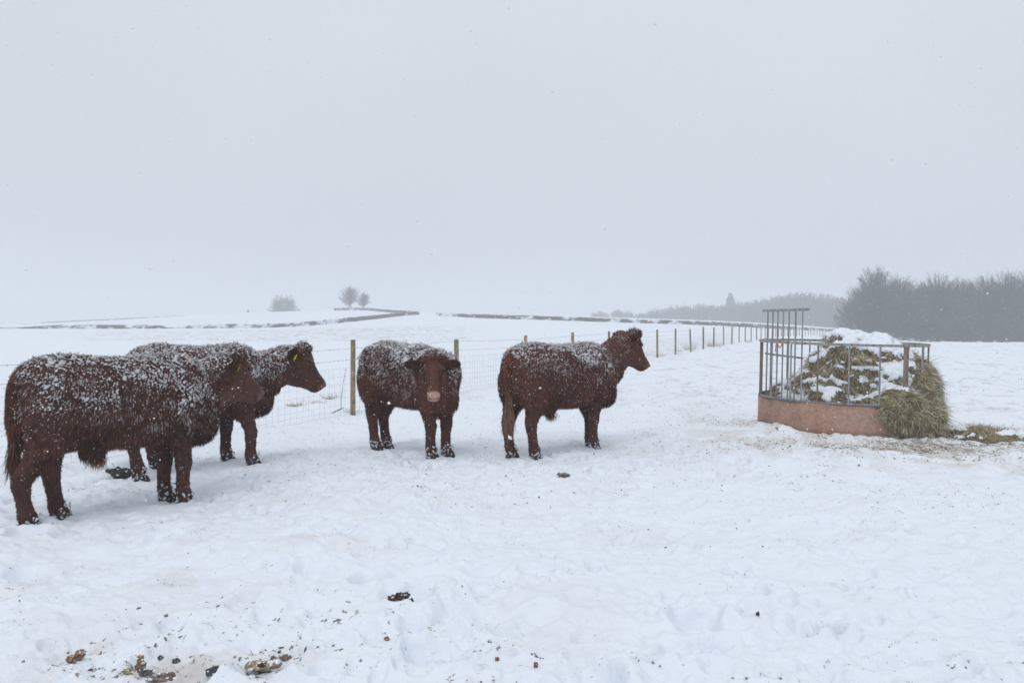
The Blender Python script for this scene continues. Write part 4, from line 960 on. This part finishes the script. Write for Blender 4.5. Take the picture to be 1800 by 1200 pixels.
# grass tips poking through the snow
gb = MB(); cl = []
for k in range(430):
    D = 4.0 * (45 / 4.0) ** (rng.random() ** .75); px = rng.uniform(-60, 1860)
    if D < 9 and rng.random() < .6: continue
    cl.append(((px - 900) / F * D, D))
for (px, py) in [(1745, 870), (1745, 887), (1635, 890), (1560, 867), (1452, 1088), (1465, 1092), (1530, 935), (365, 948), (350, 940), (155, 985), (1700, 845), (460, 900), (820, 912), (1080, 912), (1245, 905), (1395, 962), (945, 1010), (1000, 1012), (600, 962)]:
    for _ in range(3): cl.append(tuple(gp(px + rng.normal() * 4, py)))
for k in range(300): cl.append(tuple(gp(rng.uniform(430, 1380), rng.uniform(645, 850))))
cl = np.array(cl); n_ = rng.integers(3, 16, len(cl)); ci = np.repeat(np.arange(len(cl)), n_); p = cl[ci] + rng.normal(size=(len(ci), 2)) * [.09, .05] * (.6 + cl[ci][:, 1:2] * .06)
z = height(p[:, 0], p[:, 1]); k = rng.random((len(p), 1)); far = (p[:, 1] / 12).clip(.5, 2.2)
ribbons(gb, np.column_stack([p, z - .01]), rng.normal(size=(len(p), 3)) * [.55, .5, .2] + [0, 0, .8], rng.uniform(.015, .055, len(p)), .0028 * far, rng.normal(size=(len(p), 3)) * .012, 2, np.array([.10, .10, .075]) * (1 - k) + np.array([.26, .20, .14]) * k)
tag(gb.build('grass_tips', M_GRASS, None), 'scattered grass tips poking through the snow', 'grass', None, 'stuff')
# straw and leaf litter
lb = MB()
def litter(n, cx, cy, rx, ry, s0, s1, cols, flat=.35):
    q = gp(cx, cy); x = q[0] + rng.normal(size=n) * rx; y = q[1] + rng.normal(size=n) * ry; z = height(x, y)
    c = np.array(cols)[rng.integers(0, len(cols), n)] * rng.uniform(.6, 1.3, (n, 1)); s = rng.uniform(s0, s1, n) ** 1.0
    blobs(lb, np.stack([x, y, z + s * .15], 1), np.stack([s, s * rng.uniform(.4, .9, n), s * rng.uniform(flat * .5, flat, n)], 1), ICO1, .3, c, nrm(rand_axes(n) * [1, 1, 1]))
BR = [(.24, .15, .11), (.32, .22, .16), (.20, .15, .12), (.20, .20, .20), (.14, .14, .15), (.42, .34, .28)]
TAN = [(.30, .24, .14), (.22, .17, .10), (.36, .28, .17), (.14, .11, .08)]
litter(20, 270, 1150, .55, .28, .004, .016, BR); litter(14, 470, 1145, .10, .08, .006, .02, BR); litter(12, 480, 1110, .35, .25, .003, .010, BR); litter(24, 290, 1020, .5, .3, .003, .009, BR)
litter(24, 700, 1000, 1.6, 1.2, .003, .009, BR); litter(24, 1100, 980, 2.2, 1.6, .002, .008, BR); litter(120, 1430, 790, .9, .45, .005, .018, TAN); litter(90, 1320, 745, .6, .5, .005, .016, TAN); litter(180, 1680, 785, .9, .5, .005, .02, TAN)
litter(45, 1250, 830, 2.0, 1.2, .003, .010, BR); litter(50, 640, 860, 3.0, 1.5, .003, .010, BR); litter(130, 1650, 680, 3., 3., .006, .022, BR)
DRK = [(.32, .27, .23), (.22, .19, .17), (.38, .32, .26), (.28, .28, .27)]
for (cx, cy, rx, ry, n) in [(1150, 695, 2.6, 2.6, 330), (1000, 750, 2.2, 1.3, 130), (700, 790, 1.6, 1.0, 90), (900, 850, 2.2, 1.0, 60), (560, 820, 1.2, .9, 40), (1350, 850, 1.6, 1.0, 60), (1700, 660, 4, 3.5, 160)]:
    litter(n, cx, cy, rx, ry, .003, .015, DRK, .2)
tag(lb.build('litter', M_CLOD, None), 'small crumbs of mud, leaf and straw scattered over the snow', 'litter', None, 'stuff')
# loose straw round the feeder
sb = MB(); 
for (cx, cy, rx, ry, n) in [(1400, 782, .8, .26, 420), (1620, 785, .5, .25, 1000), (1310, 742, .45, .4, 200), (1700, 780, .6, .30, 1000), (1560, 785, .4, .2, 450), (1790, 770, .5, .3, 400)]:
    q = gp(cx, cy); x = q[0] + rng.normal(size=n) * rx; y = q[1] + rng.normal(size=n) * ry
    keep = ((x - FC[0]) ** 2 + (y - FC[1]) ** 2) > 1.15 ** 2; x, y = x[keep], y[keep]; n = len(x); z = height(x, y); k = rng.random((n, 1))
    ribbons(sb, np.stack([x, y, z + .004], 1), rng.normal(size=(n, 3)) * [1, 1, .22], rng.uniform(.03, .12, n), .0045, rng.normal(size=(n, 3)) * .015, 2, np.array([.12, .09, .05]) * (1 - k) + np.array([.34, .27, .16]) * k)
tag(sb.build('loose_straw', M_HAY, None), 'wisps of straw trodden into the snow around the feeder', 'straw', None, 'stuff')

# individual clods, dung and leaves
def clod(name, label, cat, px, py, parts, c, jit=.22, seed=0, group=None):
    q = gp(px, py); z = max(hz(*q), hz(q[0], q[1] - .10) - .015, hz(q[0], q[1] - .2) - .03); b_ = MB()
    for (dx, dy, dz, rx, ry, rz) in parts:
        V0, F0 = ICO3; V = V0 * (1 + jit * 2.2 * fbm3(V0 * 1.7 + dx * 50 + seed * 7, 4, seed))[:, None] * [rx, ry, rz] + [dx, dy, dz]
        b_.add(V, [F0], np.array(c) * rng.uniform(.75, 1.2))
    m = 14 * len(parts); k = rng.integers(0, len(parts), m); pp = np.array(parts)[k]; v = nrm(rng.normal(size=(m, 3))); v[:, 2] = abs(v[:, 2])
    blobs(b_, pp[:, :3] + v * pp[:, 3:] * 1.0, pp[:, 3] * rng.uniform(.12, .35, m), ICO2, .15, np.array(c) * rng.uniform(.5, 1.4, (m, 1)))
    m = 7 * len(parts); k = rng.integers(0, len(parts), m); v = nrm(rng.normal(size=(m, 3)) + [0, .3, 1.0]); rr_ = pp[:1, 3].mean() * rng.uniform(.15, .4, m); blobs(b_, np.array(parts)[k][:, :3] + v * np.array(parts)[k][:, 3:] * 1.05, np.stack([rr_, rr_, rr_ * .6], 1), ICO2, .12, SNOWC * .95)
    tag(b_.build(name, M_CLOD, None, loc=(q[0], q[1], z)), label, cat, group); return b_
DK = (.10, .07, .055); OR = (.26, .165, .11); RB = (.13, .06, .045); GY = (.11, .115, .125)
clod('dung', 'dark crumbled dung at the back of the hollow in the middle foreground', 'dung', 703, 1046, [(-.042, 0, -.004, .026, .020, .016), (.0, .01, .0, .026, .020, .022), (.034, .01, .008, .020, .016, .018)], DK, seed=1)
clod('dung', 'small brown dung lump just in front of the dark crumbled dung', 'dung', 716, 1066, [(0, 0, .008, .026, .02, .022), (.015, .01, .018, .016, .014, .016)], RB, seed=2)
clod('leaf_clump', 'orange brown clump standing near the bottom left corner', 'leaf clump', 133, 1152, [(-.02, 0, .008, .022, .016, .014), (.012, .01, .022, .022, .016, .022), (.025, .01, .035, .014, .012, .014)], OR, seed=3)
clod('leaf_clump', 'tan leaf clump in the stained patch at bottom left centre', 'leaf clump', 465, 1150, [(-.03, 0, .012, .05, .028, .014), (.03, .01, .016, .04, .025, .014)], (.36, .26, .18), seed=4)
clod('dung', 'dark dung crumb resting on the tan leaf clump', 'dung', 460, 1160, [(0, 0, .022, .02, .012, .010)], DK, seed=5)
clod('leaf_clump', 'upright tan and grey clump left of the dark grey clods', 'leaf clump', 247, 1158, [(0, 0, .01, .022, .018, .03), (-.005, .01, .04, .016, .012, .016)], (.30, .21, .13), seed=6)
clod('leaf', 'curled yellow green leaf in front of the upright tan clump', 'leaf', 226, 1178, [(0, 0, .006, .022, .014, .010)], (.30, .26, .14), seed=7)
clod('mud_clod', 'dark grey mud clod nearest the bottom edge, right of the yellow leaf', 'clod', 257, 1180, [(-.01, 0, .01, .025, .018, .016), (.02, 0, .006, .02, .012, .012)], GY, seed=8)
clod('mud_clod', 'dark grey mud clod right of the upright tan clump, highest of three', 'clod', 282, 1142, [(0, 0, .008, .012, .01, .014)], GY, seed=9)
clod('mud_clod', 'dark grey mud clod between the upright tan clump and the larger right one', 'clod', 309, 1151, [(0, 0, .006, .018, .012, .010)], GY, seed=10)
clod('mud_clod', 'large dark grey mud clod rightmost of the grey clods at bottom left', 'clod', 372, 1160, [(-.01, 0, .010, .018, .014, .02), (.012, .01, .018, .018, .014, .016)], GY, seed=11)
clod('dung', 'reddish lump right of the tan leaf clump', 'dung', 501, 1136, [(0, 0, .01, .022, .016, .015), (.02, 0, .01, .014, .01, .012)], (.24, .16, .13), seed=12)
clod('mud_clod', 'reddish brown row of clods at the bottom edge left of centre', 'clod', 285, 1195, [(-.04, 0, .006, .03, .014, .012), (.0, .0, .01, .03, .016, .016), (.035, .01, .014, .018, .016, .018)], (.26, .18, .145), seed=13)
clod('dung', 'dung lump crusted with snow in front of the rightmost cow', 'dung', 990, 840, [(-.015, 0, .01, .04, .03, .024), (.025, .0, .008, .035, .028, .022)], (.17, .145, .13), seed=14)
clod('leaf', 'small orange leaf in the middle foreground below the dung', 'leaf', 680, 1107, [(0, 0, .006, .012, .010, .009)], OR, seed=15)
clod('leaf', 'small brown leaf standing in the snow at bottom centre', 'leaf', 942, 1166, [(0, 0, .010, .010, .007, .014)], (.26, .16, .10), seed=16)
clod('leaf', 'small reddish leaf at a shallow print right of bottom centre', 'leaf', 874, 1150, [(0, 0, .008, .009, .007, .010)], (.22, .11, .08), seed=17)
clod('mud_clod', 'brown clod poking from the snow by the large hollow at lower right', 'clod', 1332, 1080, [(0, 0, .008, .010, .009, .014)], (.12, .06, .05), seed=18)
clod('mud_clod', 'reddish clod lying inside the double print at lower right', 'clod', 1302, 1008, [(0, 0, -.035, .012, .010, .010)], (.16, .07, .06), seed=19)
clod('stone', 'dark mossy rounded lump in the snow between the legs of the nearest cow', 'stone', 207, 830, [(-.03, 0, .03, .10, .07, .055), (.06, .0, .035, .10, .07, .055), (-.1, .02, .0, .07, .05, .03)], (.05, .053, .042), .12, seed=20)
# ridge of heaped snow lumps beside that stone
def snowlump(label, px, py, parts, seed):
    q = gp(px, py); z = hz(*q); b_ = MB()
    for (dx, dy, dz, rx, ry, rz) in parts:
        V0, F0 = ICO3; V = V0 * (1 + .25 * fbm3(V0 * 1.3 + dx * 40 + seed, 4, seed))[:, None] * [rx, ry, rz] + [dx, dy, dz]; b_.add(V, [F0], SNOWC)
    tag(b_.build('snow_lump', M_SNOWB, None, loc=(q[0], q[1], z)), label, 'snow lump', 'snow kicked up by the cattle')
snowlump('heap of kicked up snow left of the dark mossy lump', 150, 834, [(0, 0, .0, .22, .12, .06), (.12, .05, .02, .14, .1, .06), (-.15, 0, -.01, .14, .1, .05)], 1)
snowlump('rounded snow lump in front of the dark mossy lump', 186, 847, [(0, 0, .0, .10, .07, .05)], 2)
snowlump('low snow heap behind the dark mossy lump', 200, 815, [(0, .1, .02, .16, .1, .08), (-.15, .1, .0, .14, .1, .05)], 3)
snowlump('small snow lump at the hind foot of the nearest cow', 66, 922, [(0, -.03, .02, .03, .03, .03)], 4)

# ------------------------------------------------------------------ falling snow
def flakes():
    mb = MB(); n1 = 14000; n2 = 60000
    d = np.concatenate([(rng.random(n1) * (12 ** 3 - .9 ** 3) + .9 ** 3) ** (1 / 3), (rng.random(n2) * (34 ** 3 - 12 ** 3) + 12 ** 3) ** (1 / 3)])
    az = rng.uniform(-.68, .68, n1 + n2); el = rng.uniform(-.36, .44, n1 + n2)
    P = np.stack([d * np.sin(az), d * np.cos(az), EYE + d * np.tan(el)], 1); k = P[:, 2] > macro(P[:, 0], P[:, 1]) + .04; P = P[k]; d = d[k]; n = len(P)
    R = .0018 + .0034 * rng.random(n) ** 2.2; R[d > 12] *= 1.15; R = np.where(d < 2, R * .75, R)
    oc = (np.array([[1, 0, 0], [-1, 0, 0], [0, 1, 0], [0, -1, 0], [0, 0, 1], [0, 0, -1.]]), np.array([[0, 2, 4], [2, 1, 4], [1, 3, 4], [3, 0, 4], [2, 0, 5], [1, 2, 5], [3, 1, 5], [0, 3, 5]]))
    blobs(mb, P, np.stack([R, R * rng.uniform(.6, 1, n), R * rng.uniform(.6, 1.3, n)], 1), oc, .15, (.9, .92, .95), rand_axes(n))
    tag(mb.build('falling_snow', M_FLAKE, None), 'snowflakes falling through the air', 'snowflakes', None, 'stuff')
M_FLAKE, nt, b = mat_new('snowflake'); b.inputs['Base Color'].default_value = (.92, .94, .96, 1); b.inputs['Roughness'].default_value = .6
b.inputs['Subsurface Weight'].default_value = 0
tr = nd(nt, 'ShaderNodeBsdfTranslucent'); tr.inputs['Color'].default_value = (.92, .94, .96, 1); mx = nd(nt, 'ShaderNodeMixShader'); mx.inputs[0].default_value = .45
nt.links.new(b.outputs[0], mx.inputs[1]); nt.links.new(tr.outputs[0], mx.inputs[2]); nt.links.new(mx.outputs[0], nt.nodes['Material Output'].inputs['Surface'])
flakes()

# ------------------------------------------------------------------ haze
hb = MB(); a = 1060; z0, z1 = -45, 26
hv = np.array([[x, y, z] for z in (z0, z1) for (x, y) in ((-a, -a), (a, -a), (a, a), (-a, a))], float)
hb.add(hv, [np.array([[3, 2, 1, 0], [4, 5, 6, 7], [0, 1, 5, 4], [1, 2, 6, 5], [2, 3, 7, 6], [3, 0, 4, 7]])])
M_HAZE = bpy.data.materials.new('haze'); M_HAZE.use_nodes = True; nt = M_HAZE.node_tree; nt.nodes.clear()
ou = nt.nodes.new('ShaderNodeOutputMaterial'); pv = nt.nodes.new('ShaderNodeVolumePrincipled'); pv.inputs['Color'].default_value = (.90, .93, .96, 1); pv.inputs['Density'].default_value = .0025; pv.inputs['Anisotropy'].default_value = .2
nt.links.new(pv.outputs[0], ou.inputs['Volume'])
tag(hb.build('haze', M_HAZE, None, smooth=False), 'pale snowy air over the fields', 'haze', None, 'stuff')

# ------------------------------------------------------------------ sky, sun, camera
w = bpy.data.worlds.new('World'); sc.world = w; w.use_nodes = True; nt = w.node_tree; bg = nt.nodes['Background']
sky = nt.nodes.new('ShaderNodeTexSky'); sky.sky_type = 'NISHITA'; sky.sun_disc = False; sky.sun_elevation = math.radians(58); sky.sun_rotation = math.radians(200); sky.dust_density = 6; sky.air_density = 1.5
tc = nt.nodes.new('ShaderNodeTexCoord'); sx = nt.nodes.new('ShaderNodeSeparateXYZ'); nt.links.new(tc.outputs['Generated'], sx.inputs[0])
no = nd(nt, 'ShaderNodeTexNoise', in_Scale=1.3, in_Detail=3.0); nt.links.new(tc.outputs['Generated'], no.inputs['Vector'])
cr = nt.nodes.new('ShaderNodeValToRGB'); nt.links.new(sx.outputs['Z'], cr.inputs['Fac'])
cr.color_ramp.elements[0].position = 0; cr.color_ramp.elements[0].color = (.62, .68, .745, 1)
e = cr.color_ramp.elements.new(.38); e.color = (.68, .73, .795, 1)
cr.color_ramp.elements[-1].position = .95; cr.color_ramp.elements[-1].color = (.88, .91, .94, 1)
ma = nd(nt, 'ShaderNodeMapRange'); ma.inputs['From Min'].default_value = .3; ma.inputs['From Max'].default_value = .7; ma.inputs['To Min'].default_value = 9.6; ma.inputs['To Max'].default_value = 10.4
nt.links.new(no.outputs['Fac'], ma.inputs['Value'])
cl_ = nd(nt, 'ShaderNodeVectorMath', operation='SCALE'); nt.links.new(cr.outputs[0], cl_.inputs[0]); nt.links.new(ma.outputs[0], cl_.inputs['Scale'])
mx = nd(nt, 'ShaderNodeMix', data_type='RGBA'); mx.inputs[0].default_value = .95; nt.links.new(sky.outputs[0], mx.inputs[6]); nt.links.new(cl_.outputs[0], mx.inputs[7])
nt.links.new(mx.outputs[2], bg.inputs['Color']); bg.inputs['Strength'].default_value = .1
sl = bpy.data.lights.new('sun', 'SUN'); sl.energy = .85; sl.angle = math.radians(35); sl.color = (1, .97, .93)
so = bpy.data.objects.new('sun', sl); COL.objects.link(so)
az = math.radians(200); el = math.radians(58); dv = Vector((math.sin(az) * math.cos(el), math.cos(az) * math.cos(el), math.sin(el)))
so.rotation_euler = (-dv).to_track_quat('-Z', 'Y').to_euler(); so.location = (0, 0, 60)
cam = bpy.data.cameras.new('camera'); co = bpy.data.objects.new('camera', cam); COL.objects.link(co)
co.location = (0, 0, EYE); co.rotation_euler = (math.radians(90), 0, 0); cam.lens = 30; cam.sensor_width = 36; cam.shift_y = -.02; cam.clip_end = 4000; cam.clip_start = .05
sc.camera = co
sc.view_settings.view_transform = 'Standard'; sc.view_settings.look = 'None'; sc.view_settings.exposure = 0; sc.view_settings.gamma = 1
cy = sc.cycles; cy.max_bounces = 8; cy.diffuse_bounces = 4; cy.glossy_bounces = 2; cy.volume_bounces = 3; cy.use_denoising = True; cy.use_adaptive_sampling = True; cy.adaptive_threshold = .01
try: cy.denoiser = 'OPENIMAGEDENOISE'
except Exception: pass
